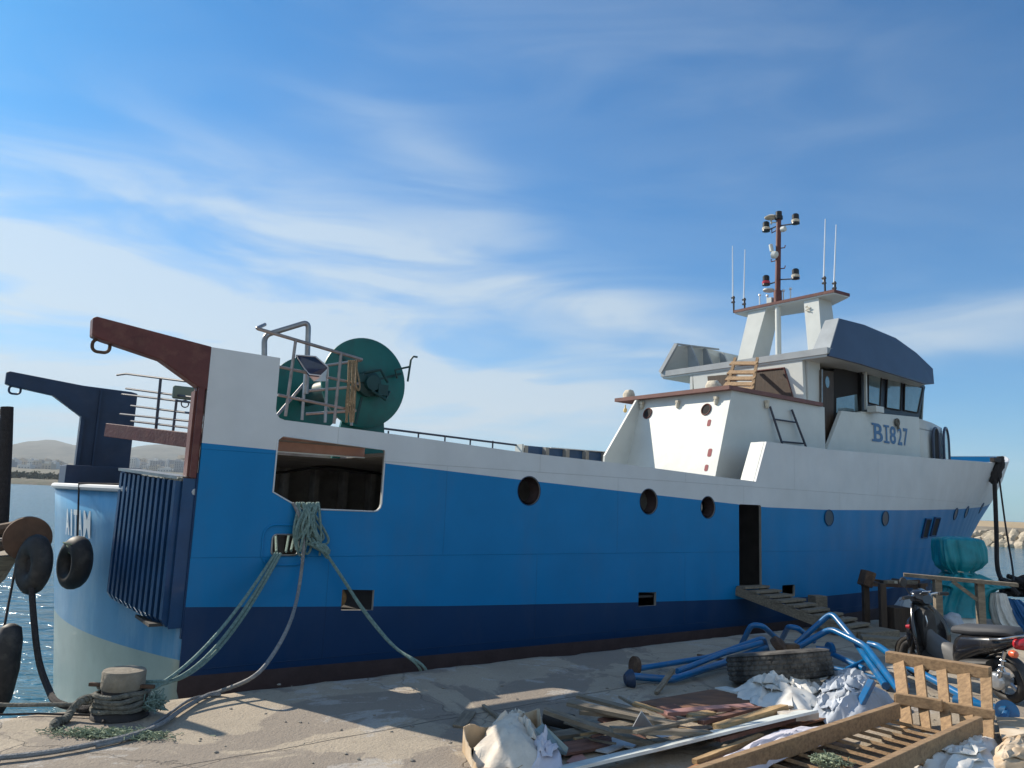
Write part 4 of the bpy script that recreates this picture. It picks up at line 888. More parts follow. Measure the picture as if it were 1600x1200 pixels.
# mast frame ---------------------------------------------------------
SM = 14.2
def ms(x, y, s=SM): return V(HS(x, y, s))
plate_z = ms(1148, 482).z; pz2 = ms(1303, 462).z; pzm = (plate_z+pz2)/2
nl = ms(1148, 480).y; nr_ = ms(1303, 460).y
mb = MB(); outl = [(SM, nr_), (SM+.55, nr_-.05), (SM+1.0, nr_+.7), (SM+1.1, (nl+nr_)/2), (SM+1.0, nl-.7), (SM+.55, nl), (SM, nl)]
mb.prism([V((a_, b, pzm-.05)) for a_, b in outl], (0, 0, .03)); mt = mb.build('mast_platform', M['superwhite'], boat)
mb = MB(); mb.prism([V((a_+(-.02 if a_ == SM else .02), b+(-.02 if b < 2.8 else .02), pzm-.02)) for a_, b in outl], (0, 0, .07)); mb.build('platform_edge', M['primer'], mt)
for (fx0, fx1, tx0, tx1) in ((1150, 1172, 1168, 1195), (1268, 1290, 1254, 1277)):
    f0 = ms(fx0, 552).y; f1 = ms(fx1, 552).y; t0 = ms(tx0, 484).y; t1 = ms(tx1, 466).y
    mb = MB(); zt_ = pzm-.05
    sd = .55
    vs = []
    for (na_, nb_, z, sa) in ((f0, f1, 5.17, SM-.1), (t0, t1, zt_, SM+.05)):
        vs += [V((sa, na_, z)), V((sa, nb_, z)), V((sa+sd+(0.15 if z < 6 else 0), nb_, z)), V((sa+sd+(0.15 if z < 6 else 0), na_, z))]
    mb.add(vs, [(0, 1, 2, 3), (4, 5, 6, 7), (0, 1, 5, 4), (1, 2, 6, 5), (2, 3, 7, 6), (3, 0, 4, 7)]); mb.build('mast_leg', M['superwhite'], boat)
pc = ms(1212, 500).y
mb = MB(); mb.tube([V((SM+.1, pc, 5.17)), V((SM+.1, pc, pzm))], .07, 14); mb.build('mast_post', M['superwhite'], boat, smooth=40)
mtop = ms(1215, 336).z; mn = ms(1214, 400).y
mb = MB(); mb.tube([V((SM+.1, pc, pzm)), V((SM+.1, pc, pzm+.35)), V((SM+.1, pc, pzm+.36)), V((SM+.1, mn, mtop))], [.10, .10, .07, .06], 12); ma = mb.build('mast', M['primer'], boat, smooth=40)
def lamp(x, y, xm, ym, topy, red):
    c = ms(x, y, SM+.1); r_ = ms(xm, ym, SM+.1)
    mb = MB(); mb.tube([r_, V((c.x, c.y, c.z-.09))], .018, 6); mb.build('bracket', M['railgrey'], ma)
    mb = MB(); mb.lathe([(.0, -.12), (.10, -.10), (.09, -.03), (.065, -.02), (.065, .0), (.085, .02), (.085, .13), (.06, .16), (0, .16)], c, (0, 0, 1), 14); o = mb.build('signal_light', M['black'], ma, smooth=35)
    mb = MB(); mb.lathe([(.095, -.06), (.10, -.05), (.10, .0), (.09, .01)], c, (0, 0, 1), 14); mb.build('lens', M['beige'] if not red else M['red'], o)
lamp(1197, 356, 1212, 354, 0, False); lamp(1243, 344, 1216, 353, 0, False); lamp(1197, 440, 1211, 441, 0, True); lamp(1243, 430, 1216, 437, 0, False)
c = V((SM+.1, mn, mtop)); mb = MB(); mb.lathe([(.06, -.1), (.10, -.08), (.10, 0), (.08, .02), (.08, .12), (0, .14)], c, (0, 0, 1), 12); mb.build('top_light', M['black'], ma, smooth=35)
c = ms(1205, 340, SM+.1); mb = MB(); mb.lathe([(0, -.03), (.16, -.015), (.17, .01), (.1, .05), (0, .06)], c, (0, 0, 1), 18); mb.tube([c, V((c.x, c.y, c.z-.18))], .02, 6); mb.tube([V((c.x, c.y, c.z-.14)), V((c.x, mn, c.z-.18))], .015, 6); mb.build('gps_dome', M['beige'], ma, smooth=40)
c = ms(1208, 398, SM); mb = MB(); mb.lathe([(.03, -.14), (.09, -.1), (.10, 0), (.05, .04)], c, (0, 1, .3), 14); mb.lathe([(.03, -.1), (.05, -.08), (.05, .1), (.02, .12)], V((c.x, c.y+.05, c.z+.18)), (0, .2, 1), 12); mb.build('horn', M['superwhite'], ma, smooth=40)
c = ms(1224, 358, SM); mb = MB(); mb.lathe([(.02, -.08), (.07, -.05), (.07, .05), (.03, .07)], c, (0, 1, 0), 12); mb.build('camera_unit', M['superwhite'], ma, smooth=40)
for (x0, y0, x1, y1, x2, y2) in ((1218, 388, 1226, 387, 1227, 383), (1218, 420, 1226, 419, 1227, 415), (1213, 407, 1205, 409, 1205, 405), (1213, 360, 1206, 364, 1206, 358)):
    mb = MB(); mb.tube([ms(x0, y0, SM+.1), ms(x1, y1, SM+.1), ms(x2, y2, SM+.1)], .014, 6); mb.build('step_peg', M['primer'], ma)
for (xb, yb, xt, yt) in ((1145, 470, 1144.5, 384), (1162, 473, 1164, 390), (1287, 440, 1289.5, 342), (1303, 448, 1306.5, 351)):
    a_ = ms(xb, yb, SM+.05); b = ms(xt, yt, SM+.05); mb = MB(); mb.tube([a_, a_.lerp(b, .5), b], [.017, .013, .009], 6); an = mb.build('whip_antenna', M['whip'], boat)
    mb = MB(); mb.tube([V((a_.x, a_.y-.03, pzm)), V((a_.x, a_.y-.03, a_.z+.12))], .022, 6); mb.box(a_+V((0, -.01, .08)), (.05, .09, .04)); mb.box(a_+V((0, -.01, -.04)), (.05, .09, .04)); mb.build('antenna_bracket', M['darkiron'], an)
for (x, y) in ((1187, 462), (1199, 463), (1224, 455), (1235, 452)):
    a_ = ms(x, y, SM+.25); mb = MB(); mb.tube([V((a_.x, a_.y, pzm)), a_], .016, 6); mb.lathe([(.02, -.01), (.04, .0), (.03, .04), (0, .05)], a_, (0, 0, 1), 10); mb.build('sensor', M['whip'], boat)
c = ms(1201, 454, SM+.1); mb = MB(); mb.lathe([(0, -.02), (.14, -.01), (.14, .02), (0, .03)], c, (.1, 0, 1), 14); mb.box((c.x, c.y-.06, pzm+.1), (.16, .14, .2)); mb.build('radar_unit', M['superwhite'], boat, smooth=40)
c = ms(1262, 478, SM); mb = MB(); mb.tube([c+V((0, .06*sin(i*.9), -.012*i)) for i in range(14)], .01, 6); mb.build('cable_coil', M['beige'], boat)
mb = MB(); mb.box((14.95, 2.0, 5.98), (.8, .8, .12)); mb.lathe([(.42, 0), (.42, .07), (.3, .12), (0, .14)], (16.1, 1.5, 5.86), (0, 0, 1), 20); mb.build('roof_hatch', M['greyrim'], boat, smooth=40)
# bow detail: anchor roller and flare
s, n, z = on_hull(1553, 722); mb = MB(); mb.box((s, n-.06, z+.05), (.5, .12, .12)); mb.build('bow_fairlead', M['darkiron'], boat, bevel=.01)
c = V(HN(1360, 642, 1.0)); mb = MB(); mb.box((c.x, .88, c.z+.02), (.34, .22, .14)); mb.build('ledge_box', M['superwhite'], boat, bevel=.01)
p = wp(1402, 660, .98); mb = MB(); mb.torus(p, .07, .03, (0, 1, 0), 16, 8); mb.tube([p, p+V((0, -.02, -.16))], .03, 6); mb.build('rope_knot', M['ropeold'], boat, smooth=True)

# ------------------------------------------------------------------ THINGS ON AND ROUND THE TRAWLER
def rope(pts, r, m_, name, label, cat, group=None, k=8, strands=0, frame=None):
    mb = MB(); q = smoothpts(pts, k); mb.tube(q, r, 7)
    return mb.build(name, m_, label=label, cat=cat, group=group, smooth=True)
def sag(a, b, s_, k=14):
    a = V(a); b = V(b); return [a.lerp(b, i/k)+V((0, 0, -s_*4*(i/k)*(1-i/k))) for i in range(k+1)]
wood_ladder = MB(); lx = lambda x, y, s=9.52: V(HS(x, y, s))
q = [lx(1148, 563, 12.2), lx(1183, 563, 12.2), lx(1175, 611, 11.2), lx(1135, 611, 11.2)]
wl_t = thing('wooden_ladder', 'short old wooden ladder leaning against the wheelhouse back wall above the deckhouse', 'ladder', loc=W(*lx(1155, 611, 11.2))); wl_t.rotation_euler = (0, 0, TH); bpy.context.view_layer.update()
def bpart(mb, name, m_, parent, **k):
    mb.v = [tuple(parent.matrix_world.inverted() @ (BM @ V(v))) for v in mb.v]; return mb.build(name, m_, parent, **k)
for a, b in ((q[0], q[3]), (q[1], q[2])):
    mb = MB(); mb.bar(a+(a-b)*.06, b, .06, .07); bpart(mb, 'side_rail', M['wood'], wl_t)
for u in (.12, .42, .62, .80, .95):
    mb = MB(); a = q[0].lerp(q[3], u); b = q[1].lerp(q[2], u); d = (b-a)*.08; mb.bar(a-d+V((-.05, 0, 0)), b+d+V((-.05, 0, 0)), .03, .12, (1, 0, 1)); bpart(mb, 'rung', M['wood'], wl_t)
# metal ladder frame on the deckhouse side
t = thing('metal_ladder', 'grey metal ladder frame leaning on the white deckhouse side', 'ladder', loc=W(*HN(1232, 700, .6))); t.rotation_euler = (0, 0, TH); bpy.context.view_layer.update()
for a, b in (((1203, 635), (1226, 705)), ((1237, 640), (1262, 705))): mb = MB(); mb.tube([V(HN(*a, .76)), V(HN(*b, .66))], .022, 7); bpart(mb, 'side_rail', M['railgrey'], t, smooth=True)
for a, b in (((1210, 655), (1244, 660)), ((1223, 690), (1256, 693))): mb = MB(); mb.tube([V(HN(*a, .73)), V(HN(*b, .73))], .017, 7); bpart(mb, 'rung', M['railgrey'], t, smooth=True)
def sack(c, d, label):
    bm = bmesh.new(); bmesh.ops.create_icosphere(bm, subdivisions=3, radius=1); mb = MB()
    vs = []
    for v in bm.verts:
        p = v.co; q_ = V((abs(p.x)**.6*math.copysign(1, p.x), abs(p.y)**.6*math.copysign(1, p.y), p.z if p.z > -.6 else -.6)); q_ *= 1+.16*noise.noise(q_*2.1+V(c))+.06*noise.noise(q_*7); vs.append(V(c)+V((q_.x*d[0], q_.y*d[1], (q_.z+.6)*d[2])))
    mb.add(vs, [tuple(v.index for v in f.verts) for f in bm.faces]); bm.free()
    return mb.build('rolled_bag', M['beige'], label=label, cat='bag', frame='boat', smooth=60)
z1 = 3.995
c = HS(979, 612, 9.55); sack((9.62, c[1], z1), (.10, .12, .13), 'cream folded bag on the far corner of the brown deck edge')
c = HS(1112, 600, 9.7); sack((9.75, c[1], z1), (.12, .14, .13), 'cream folded bag beside the wooden ladder')
c = HS(979, 640, 9.38); mb = MB(); mb.lathe([(0, -.07), (.035, -.05), (.04, 0), (.015, .04), (.012, .1)], (9.36, c[1]+.02, c[2]), (0, 0, 1), 12); mb.build('hanging_lamp', M['lampwarm'], label='small amber bulb lamp hanging under the far deck corner', cat='lamp', frame='boat', smooth=True)
# solar lamp on the platform rail
t = thing('solar_panel', 'small curved solar panel tied to the pipe rail', 'solar panel', loc=W(*HN(485, 575, .30))); t.rotation_euler = (0, 0, TH); bpy.context.view_layer.update()
pts = [V(HN(463, 555, .40)), V(HN(493, 557, .20)), V(HN(512, 573, .12)), V(HN(513, 588, .15)), V(HN(484, 585, .28)), V(HN(474, 573, .38))]
mb = MB(); mb.prism(pts, (0, .02, -.02)); bpart(mb, 'panel', M['solar'], t)
mb = MB(); mb.tube(pts+pts[:1], .009, 6); bpart(mb, 'frame', M['silver'], t)
mb = MB(); mb.prism([p+V((0, .0, -.02)) for p in pts[2:5]]+[pts[4]+V((.06, 0, -.07)), pts[3]+V((-.03, 0, -.06))], (0, .02, 0)); bpart(mb, 'backing', M['silver'], t)
mb = MB()
for k in range(5):
    x = 545+k*3.2; mb.tube(smoothpts([V(HN(x, 563, .38)), V(HN(x-2+random.uniform(-1, 1), 600, .30)), V(HN(x-4, 635, .31)), V(HN(x-5+random.uniform(-3, 3), 660, .31))], 5), .012, 6)
mb.tube(smoothpts([V(HN(557, 575, .3)), V(HN(562, 600, .26)), V(HN(560, 610, .26)), V(HN(555, 600, .26))], 5), .011, 6)
mb.build('hanging_rope', M['ropetan'], label='tan rope hung in loops over the rail before the drum', cat='rope', frame='boat', smooth=True)

# mooring ropes from the fairlead to the bollard
BO = P(187, 1118); BO.z = 0
fa = W(.88, -.05, 1.10)
def wpx(x, y, n): return W(*HN(x, y, n))
for i, (o1, sg, a0) in enumerate((((-.04), .16, .0), (.0, .26, .03), (.04, .30, .06))):
    b = BO+V((.20, .06+.03*i, .19+.02*i)); a = W(.84+a0, -.03, 1.105)
    mid = [a.lerp(b, u)+V((0, 0, -sg*4*u*(1-u)*(1+.4*(u-.5)))) for u in np.linspace(0, 1, 12)]
    rope(mid+[BO+V((-.02, .17, .20))], .016, M['rope'], 'mooring_rope', ['green mooring rope from the hull hole, uppermost of the three to the bollard', 'green mooring rope from the hull hole, middle of the three to the bollard', 'green mooring rope from the hull hole, lowest of the three to the bollard'][i], 'rope', 'green mooring ropes to the bollard')
mb = MB()
for a, b in (((432, 862), (431, 835)), ((447, 862), (452, 833)), ((455, 860), (460, 836))): mb.tube([W(*HN(*a, .02)), W(*HN(b[0], b[1], .5))], .014, 6)
mb.build('rope_inboard', M['rope'], label='green rope strands seen inside the square hull hole', cat='rope')
# bundle hanging from the opening
mb = MB(); rr = random.Random(11)
for i in range(17):
    x0 = 455+rr.uniform(0, 42); y1 = rr.uniform(835, 868); x1 = 462+rr.uniform(-6, 46)
    a = W(*HN(x0, 797, .08)); top_ = W(*HN(x0+1, 787, -.03)); b = W(*HN((x0+x1)/2+rr.uniform(-8, 8), (797+y1)/2, -.09-rr.uniform(0, .06))); c = W(*HN(x1, y1, -.08-rr.uniform(0, .04))); d = W(*HN(x1+rr.uniform(8, 16), y1-8, -.08)); e = W(*HN(x0+rr.uniform(6, 14), 792, -.04))
    mb.tube(smoothpts([a, top_, b, c, d, e] if rr.random() < .6 else [a, top_, b, c], 6), .0135, 6)
for i in range(7):
    q = [W(*HN(485+28*u+rr.uniform(-5, 5), 845+20*u+rr.uniform(-7, 7), -.12-rr.uniform(0, .05))) for u in (0, .35, .7, 1, .6, .2)]; mb.tube(smoothpts(q, 5), .0135, 6)
mb.build('rope_bundle', M['rope'], label='tangled bundle of green rope hanging from the hull opening', cat='rope', smooth=True)
kn = W(*HN(508, 862, -.12))
for i, (xx, yy) in enumerate(((655, 1043), (664, 1044))):
    g = P(xx, yy, .0); a = W(*HN(568, 955, -.22)); rope([kn, kn.lerp(a, .5)+V((0, 0, .01*i)), a+V((0, 0, .02*i)), a.lerp(g, .5)+V((.02*i, 0, -.05-.03*i)), g, g+V((.02, .45, -.4))], .015, M['rope'], 'mooring_rope', ['green rope slanting right from the bundle down to the quay edge, lower of the pair', 'green rope slanting right from the bundle down to the quay edge, upper of the pair'][i], 'rope', 'pair of green ropes slanting to the quay edge')
# grey hose / rope looping down from the bundle along the quay to the lower left
q = [W(*HN(457, 797, .05)), W(*HN(459, 788, -.04)), W(*HN(472, 822, -.10)), W(*HN(474, 862, -.12)), W(*HN(466, 925, -.2)), PD(452, 975, 7.4), PD(425, 1025, 7.0), PD(395, 1058, 6.7), P(345, 1080, .04), P(322, 1087, .03), P(285, 1108, .03), P(250, 1132, .03), P(200, 1150, .03), P(120, 1168, .03), P(50, 1179, .03), P(-30, 1187, .03), P(-160, 1205, .03)]
rope(q, .018, M['ropegrey'], 'grey_rope', 'long grey rope looping from the hull opening across the quay', 'rope', k=10)
q = [P(345, 1085, .02), P(300, 1092, .02), P(255, 1122, .02), P(210, 1150, .02), P(150, 1166, .02)]
rope(q, .012, M['ropegrey'], 'grey_rope', 'thin grey rope lying on the quay right of the bollard', 'rope')
# bollard with turns of rope
bt = thing('bollard', 'stone topped iron mooring bollard wound with old rope', 'bollard', loc=BO)
mb = MB(); mb.lathe([(.21, 0), (.20, .03), (.16, .06), (.145, .10), (.15, .30)], seg=28); mb.build('base', M['darkiron'], bt, smooth=40)
mb = MB(); mb.lathe([(.15, .20), (.157, .22), (.157, .325), (.150, .338), (.0, .345)], seg=32); mb.build('cap', M['concretecap'], bt, smooth=40)
mb = MB(); mb.bar((-.27, .02, .215), (.26, -.04, .23), .03, .028); mb.build('cross_bar', M['iron'], bt, bevel=.005)
mb = MB(); pts = [V(((.185+.012*sin(i*.7))*cos(i*.31), (.185+.012*sin(i*.7))*sin(i*.31), .045+i*.0018+.006*sin(i*1.3))) for i in range(92)]; mb.tube(pts, .019, 7)
mb.build('wound_rope', M['ropeold'], label='old grey rope wound round the bollard', cat='rope', smooth=True).location = BO+V((0, 0, .02))
# thick braided tail falling to a frayed heap
mb = MB(); base = [BO+V((-.16, -.06, .14)), BO+V((-.24, -.12, .13)), BO+V((-.29, -.16, .06)), BO+V((-.28, -.24, .03)), BO+V((-.30, -.34, .03)), BO+V((-.26, -.42, .03))]
sp_ = smoothpts(base, 14)
for ph in (0, 2.09, 4.18): mb.tube([p+V((cos(i*.55+ph)*.018, sin(i*.55+ph)*.010, sin(i*.55+ph)*.016)) for i, p in enumerate(sp_)], .017, 6)
mb.build('braided_rope', M['ropeold'], label='thick braided rope tail dropping from the bollard', cat='rope', smooth=True)
mb = MB(); cpt = P(165, 1150)
for i in range(1500):
    a = cpt+V((rr.gauss(.05, .17), rr.gauss(0, .04), rr.uniform(.0, .03))); b = a+V((rr.gauss(0, .02), rr.gauss(0, .015), rr.uniform(-.01, .02))); c = b+V((rr.gauss(0, .02), rr.gauss(0, .015), rr.uniform(-.02, .01)))
    mb.tube([V((p.x, p.y, max(.006, p.z))) for p in (a, b, c)], .003, 3, caps=False)
mb.build('frayed_net', M['moss'], label='heap of frayed pale green netting by the bollard', cat='netting')
# clump of light twine to the right of the bollard
mb = MB(); cp = BO+V((.27, -.02, .12))
for i in range(60):
    p = [cp+V((rr.gauss(0, .045), rr.gauss(0, .03), rr.gauss(0, .035))) for _ in range(4)]; mb.tube(smoothpts(p, 3), .004, 4, caps=False)
mb.build('twine_knot', M['rope'], label='ball of loose green twine tied right of the bollard', cat='twine')
# dark ropes of the neighbour boat
Y0 = 7.6
rope([P(-60, 1100, .03)+V((0, 0, .05)), PD(0, 1101, 6.35), PD(70, 1101, 6.3), PD(130, 1100, 6.3), BO+V((-.17, .02, .12))], .016, M['ropeold'], 'taut_rope', 'taut grey rope from the left edge to the bollard', 'rope')
rope([PD(48, 895, 7.3), PD(52, 960, 7.2), PD(60, 1030, 7.0), PD(75, 1075, 6.8), P(90, 1098, .02), P(130, 1108, .03), BO+V((-.2, 0, .06))], .028, M['ropedark'], 'mooring_line', 'thick dark rope hanging from the rusty roller to the quay', 'rope')
mb = MB(); mb.tube([P(-20, 1117, .02), P(60, 1115, .02), P(160, 1118, .02), BO+V((0, -.25, .02))], .008, 6); mb.build('thin_rope', M['ropedark'], label='thin dark rope along the quay edge', cat='rope')

# neighbouring boat: dark bow timber, roller, mast
nbt = thing('neighbour_boat', 'dark wooden bow of a neighbouring boat with rusty roller', 'boat', loc=PD(-60, 900, 8.2))
def npart(mb, name, m_, **k):
    mb.v = [tuple(nbt.matrix_world.inverted() @ V(v)) for v in mb.v]; return mb.build(name, m_, nbt, **k)
mb = MB(); mb.prism([PD(-420, 905, 7.9), PD(30, 868, 7.9), PD(8, 905, 8.0), PD(-30, 940, 8.2), PD(-420, 1060, 8.4)], (-.6, .7, 0)); npart(mb, 'bow', M['oldwood'])
mb = MB(); mb.prism([PD(-420, 850, 7.6), PD(42, 845, 7.6), PD(40, 858, 7.6), PD(-420, 880, 7.6)], (-.4, .5, 0)); npart(mb, 'rail_timber', M['darkwood'])
mb = MB(); mb.tube([PD(-10, 858, 7.45), PD(45, 846, 7.45)], .035, 8); mb.tube([PD(-30, 834, 7.5), PD(22, 824, 7.5)], .06, 8); npart(mb, 'bow_beam', M['iron'], smooth=True)
rc = PD(43, 841, 7.5); mb = MB(); ax = V((.55, -.83, .0)); mb.lathe([(.05, -.07), (.20, -.07), (.205, -.055), (.205, -.035), (.16, -.02), (.16, .02), (.205, .035), (.205, .055), (.2, .07), (.05, .07)], rc, ax, 32); npart(mb, 'roller', mat('roller_rust', (.12, .065, .04), .8, nz=.4, nscale=6, bump=.3), smooth=30)
mb = MB(); mb.tube([PD(11, 636, 7.8), PD(9, 690, 7.8), PD(0, 840, 7.8)], [.058, .06, .07], 12); mb.tube([PD(11, 640, 7.8), PD(-30, 655, 7.9), PD(-80, 650, 7.9)], .03, 8); npart(mb, 'mast', M['darkwood'] if 0 else M['ropedark'], smooth=40)
def strap_tyre(c, R, r, ax, name, label, sq=1.0, sx=1.0, m_='rubber'):
    t = MB(); t.torus(c, R, r, ax, 40, 12, sq, ref=(0, 0, 1), sx=sx); return t.build(name, M[m_], label=label, cat='tyre', smooth=60)
strap_tyre(PD(53, 882, 7.35), .105, .075, V((-.36, -.9, 0)).normalized(), 'tyre_fender', 'black oval tyre fender hanging under the rusty roller', 1.3, 1.55)
mb = MB(); mb.lathe([(0, -.05), (.12, -.05), (.12, .05), (0, .05)], PD(53, 884, 7.35), V((-.36, -.9, 0)), 20, ref=(0, 0, 1)); mb.v = [tuple(V((v[0], v[1], (v[2]-PD(53, 884, 7.35).z)*1.5+PD(53, 884, 7.35).z))) for v in mb.v]; mb.build('fender_core', M['ropedark'], label='dark wooden plug filling the tyre under the rusty roller', cat='plug')
t = MB(); c = PD(6, 1045, 7.0); t.lathe([(.03, .38), (.08, .35), (.105, .25), (.12, 0), (.10, -.25), (.05, -.38), (0, -.40)], c, (0.05, 0, 1), 20); t.build('long_fender', M['rubber'], label='long black fender hanging at the left edge over water', cat='fender', smooth=60)
mb = MB(); mb.tube([PD(28, 868, 7.5), PD(14, 940, 7.2), PD(5, 988, 7.0)], .011, 6); mb.torus(PD(5, 990, 7.0), .03, .012, (0, 1, 0), 12, 6); mb.build('fender_rope', M['ropedark'], label='thin dark rope holding the long fender at the left edge', cat='rope')

# tyre fender on the transom, hung by a rope with green lashings
tc_ = PD(117, 879, 8.3)
tcl = BM.inverted() @ tc_
tf = MB(); ax = V((.72, .62, .15)).normalized(); tf.torus(tc_, .15, .08, (-.56, -.82, -.12), 40, 14, 1.35, ref=(0, 0, 1), sx=1.2); tfo = tf.build('tyre_fender', M['rubber'], label='black tyre fender hanging on the pale blue transom', cat='tyre', smooth=60)
topk = tc_+V((0.0, 0, .20))
mb = MB(); rl = W(tr_s(1.9, 1.72)-.03, 1.9, 1.75); mb.tube([W(tr_s(.9, 1.7)+.05, .9, 1.76), rl, topk], .012, 6); mb.build('hanging_line', M['ropedark'], label='thin dark line from the transom rail to the tyre', cat='rope')
mb = MB()
for i in range(9): mb.torus(tc_+V((rr.uniform(-.03, .03), rr.uniform(-.03, .03), .16+rr.uniform(-.03, .03))), .085+rr.uniform(-.012, .012), .009, (rr.uniform(-.4, .4), rr.uniform(-.4, .4), 1) if i % 2 else (.2, .2, 1), 18, 6)
mb.build('tyre_lashing', M['moss'], label='frayed green lashing round the top of the transom tyre', cat='rope', smooth=True)

# bow mooring: chafed rope bundle, main rope and thin line
bp_ = W(*on_hull(1556, 722)); bp_ = PD(1560, 716, W(*on_hull(1556, 722)).y-.1)
by = bp_.y
mb = MB()
for i in range(22):
    p = [PD(1562+rr.uniform(-4, 6), 716+rr.uniform(-2, 4), by), PD(1563+rr.uniform(-5, 5), 728+rr.uniform(-4, 4), by-.1), PD(1557+rr.uniform(-6, 6), 742+rr.uniform(-4, 4), by-.15), PD(1552+rr.uniform(-5, 5), 752+rr.uniform(-3, 3), by-.15)]; mb.tube(smoothpts(p, 4), .05, 6)
mb.build('chafed_rope_bundle', M['ropedark'], label='dark bundle of chafed rope over the bow rail', cat='rope', smooth=True)
gq = P(1592, 930, .25)
rope([PD(1554, 750, by-.2), PD(1557, 830, by-.6), PD(1558, 880, by-1.1), PD(1563, 902, by-1.6), PD(1572, 910, gq.y+.4), gq], .055, M['ropedark'], 'bow_mooring_rope', 'thick dark mooring rope hanging from the bow', 'rope')
rope([PD(1561, 745, by-.2), PD(1571, 820, by-.8), PD(1581, 880, by-2), PD(1584, 908, gq.y+.3)], .022, M['ropedark'], 'bow_thin_line', 'thin dark line slanting from the bow to the quay', 'rope')
mb = MB(); gg = P(1590, 935)
for i in range(26):
    p = [gg+V((rr.uniform(-.4, 2.2), rr.gauss(0, .35), max(.05, rr.uniform(.05, .55)-(.0)))) for _ in range(4)]; mb.tube(smoothpts(p, 5), .06, 6)
mb.build('rope_heap', M['ropedark'], label='dark heap of coiled rope on the quay edge at far right', cat='rope', smooth=True)

# ------------------------------------------------------------------ QUAY OBJECTS
rr = random.Random(21)
def pm(p, q): return V(p).lerp(V(q), .5)
# gangway from the hull door to the quay
gt = thing('gangway', 'grey plank gangway with stepped treads from the hull door to the quay', 'gangway', loc=W(9.3, -1.0, 0)); 
def tpart(mb, name, m_, parent, **k):
    mb.v = [tuple(parent.matrix_world.inverted() @ V(v)) for v in mb.v]; return mb.build(name, m_, parent, **k)
ga0 = [W(8.50, -.02, .45), W(9.12, -.02, .45)]; gb0 = [P(1352, 1012, .02), P(1400, 985, .02)]
gb0 = [V((5.05, 11.35, .03)), V((5.50, 11.75, .03))]
for i in (0, 1): mb = MB(); mb.bar(ga0[i], gb0[i], .06, .13); tpart(mb, 'stringer', M['oldwood'], gt)
for k in range(9):
    u = .05+k*.11; a = ga0[0].lerp(gb0[0], u)+V((0, 0, .085)); b = ga0[1].lerp(gb0[1], u)+V((0, 0, .085)); d = (b-a)*.06*rr.uniform(.3, 1.6)
    mb = MB(); mb.bar(a-d, b+d, .15+rr.uniform(-.02, .03), .035); tpart(mb, 'tread', M['oldwood'], gt)
def block(px_, py_, z, d, yaw, m_, name, label, cat, group=None, tilt=0):
    c = P(px_, py_, 0); mb = MB(); mb.box((0, 0, d[2]/2), d); R = Matrix.Rotation(radians(yaw), 3, 'Z') @ Matrix.Rotation(radians(tilt), 3, 'X')
    mb.v = [tuple(R @ V(v)+c+V((0, 0, z))) for v in mb.v]
    return mb.build(name, M[m_], label=label, cat=cat, group=group, bevel=.008)
block(1330, 990, 0, (.5, .4, .09), 20, 'oldwood', 'timber_block', 'grey timber block at the foot of the gangway', 'timber')
block(1365, 995, 0, (.75, .32, .10), 28, 'oldwood', 'timber_block', 'longer grey timber block lying right of the gangway foot', 'timber')
block(1385, 1010, 0, (.62, .26, .12), -18, 'oldwood', 'timber_block', 'pale timber block lying behind the tall pallet and the blue pipes', 'timber')
block(1278, 962, 0, (.25, .2, .34), 20, 'oldwood', 'timber_block', 'small wooden block standing beside the gangway treads', 'timber')
# workbench with scrap on top
wt = thing('workbench', 'dark rusty workbench with scrap on its top', 'workbench', loc=V((6.2, 12.6, 0)))
a = PD(1356, 912, 12.9); b = PD(1440, 915, 12.3)
mb = MB(); mb.bar(a, b, .55, .05); tpart(mb, 'top', M['iron'], wt)
for (x, yb, Yd) in ((1352, 975, 12.8), (1378, 983, 12.2)):
    t_ = PD(x, 912, Yd); mb = MB(); mb.bar(V((t_.x, t_.y, 0)), V((t_.x, t_.y, t_.z)), .09, .09, (0, 1, 0)); tpart(mb, 'leg', M['darkwood'], wt)
for x, Yd in ((1432, 12.6), (1440, 12.1)):
    t_ = PD(x, 912, Yd); mb = MB(); mb.bar(V((t_.x, t_.y, 0)), V((t_.x, t_.y, t_.z)), .08, .08, (0, 1, 0)); tpart(mb, 'leg', M['darkwood'], wt)
mb = MB(); c = PD(1354, 904, 12.7); mb.box((c.x, c.y, c.z), (.16, .25, .25), Matrix.Rotation(.3, 3, 'Y')); mb.build('vice', M['iron'], label='rusty dark vice block on the left end of the workbench', cat='vice', bevel=.02)
for i in range(9):
    u = .2+.75*i/9; c = a.lerp(b, u)+V((0, -.1+rr.uniform(-.1, .1), .05)); mb = MB(); L = rr.uniform(.1, .3); an = rr.uniform(0, 3)
    mb.bar(c-V((cos(an), sin(an), 0))*L/2, c+V((cos(an), sin(an), .1))*L/2, rr.uniform(.04, .09), rr.uniform(.03, .07))
    mb.build('scrap_piece', [M['iron'], M['darkiron'], M['oldwood'], M['beige']][i % 4], label='bit of %s scrap on the workbench top, %s' % (['rusty', 'black', 'wooden', 'cream'][i % 4], ['at its left end', 'next to the vice', 'left of its middle', 'in its middle', 'just right of its middle', 'behind the scooter mirror', 'towards its right end', 'near its right corner', 'at its right edge'][i]), cat='scrap')
block(1400, 985, 0, (.30, .30, .36), 15, 'darkwood', 'dark_crate', 'dark brown crate standing on the quay below the workbench', 'crate')
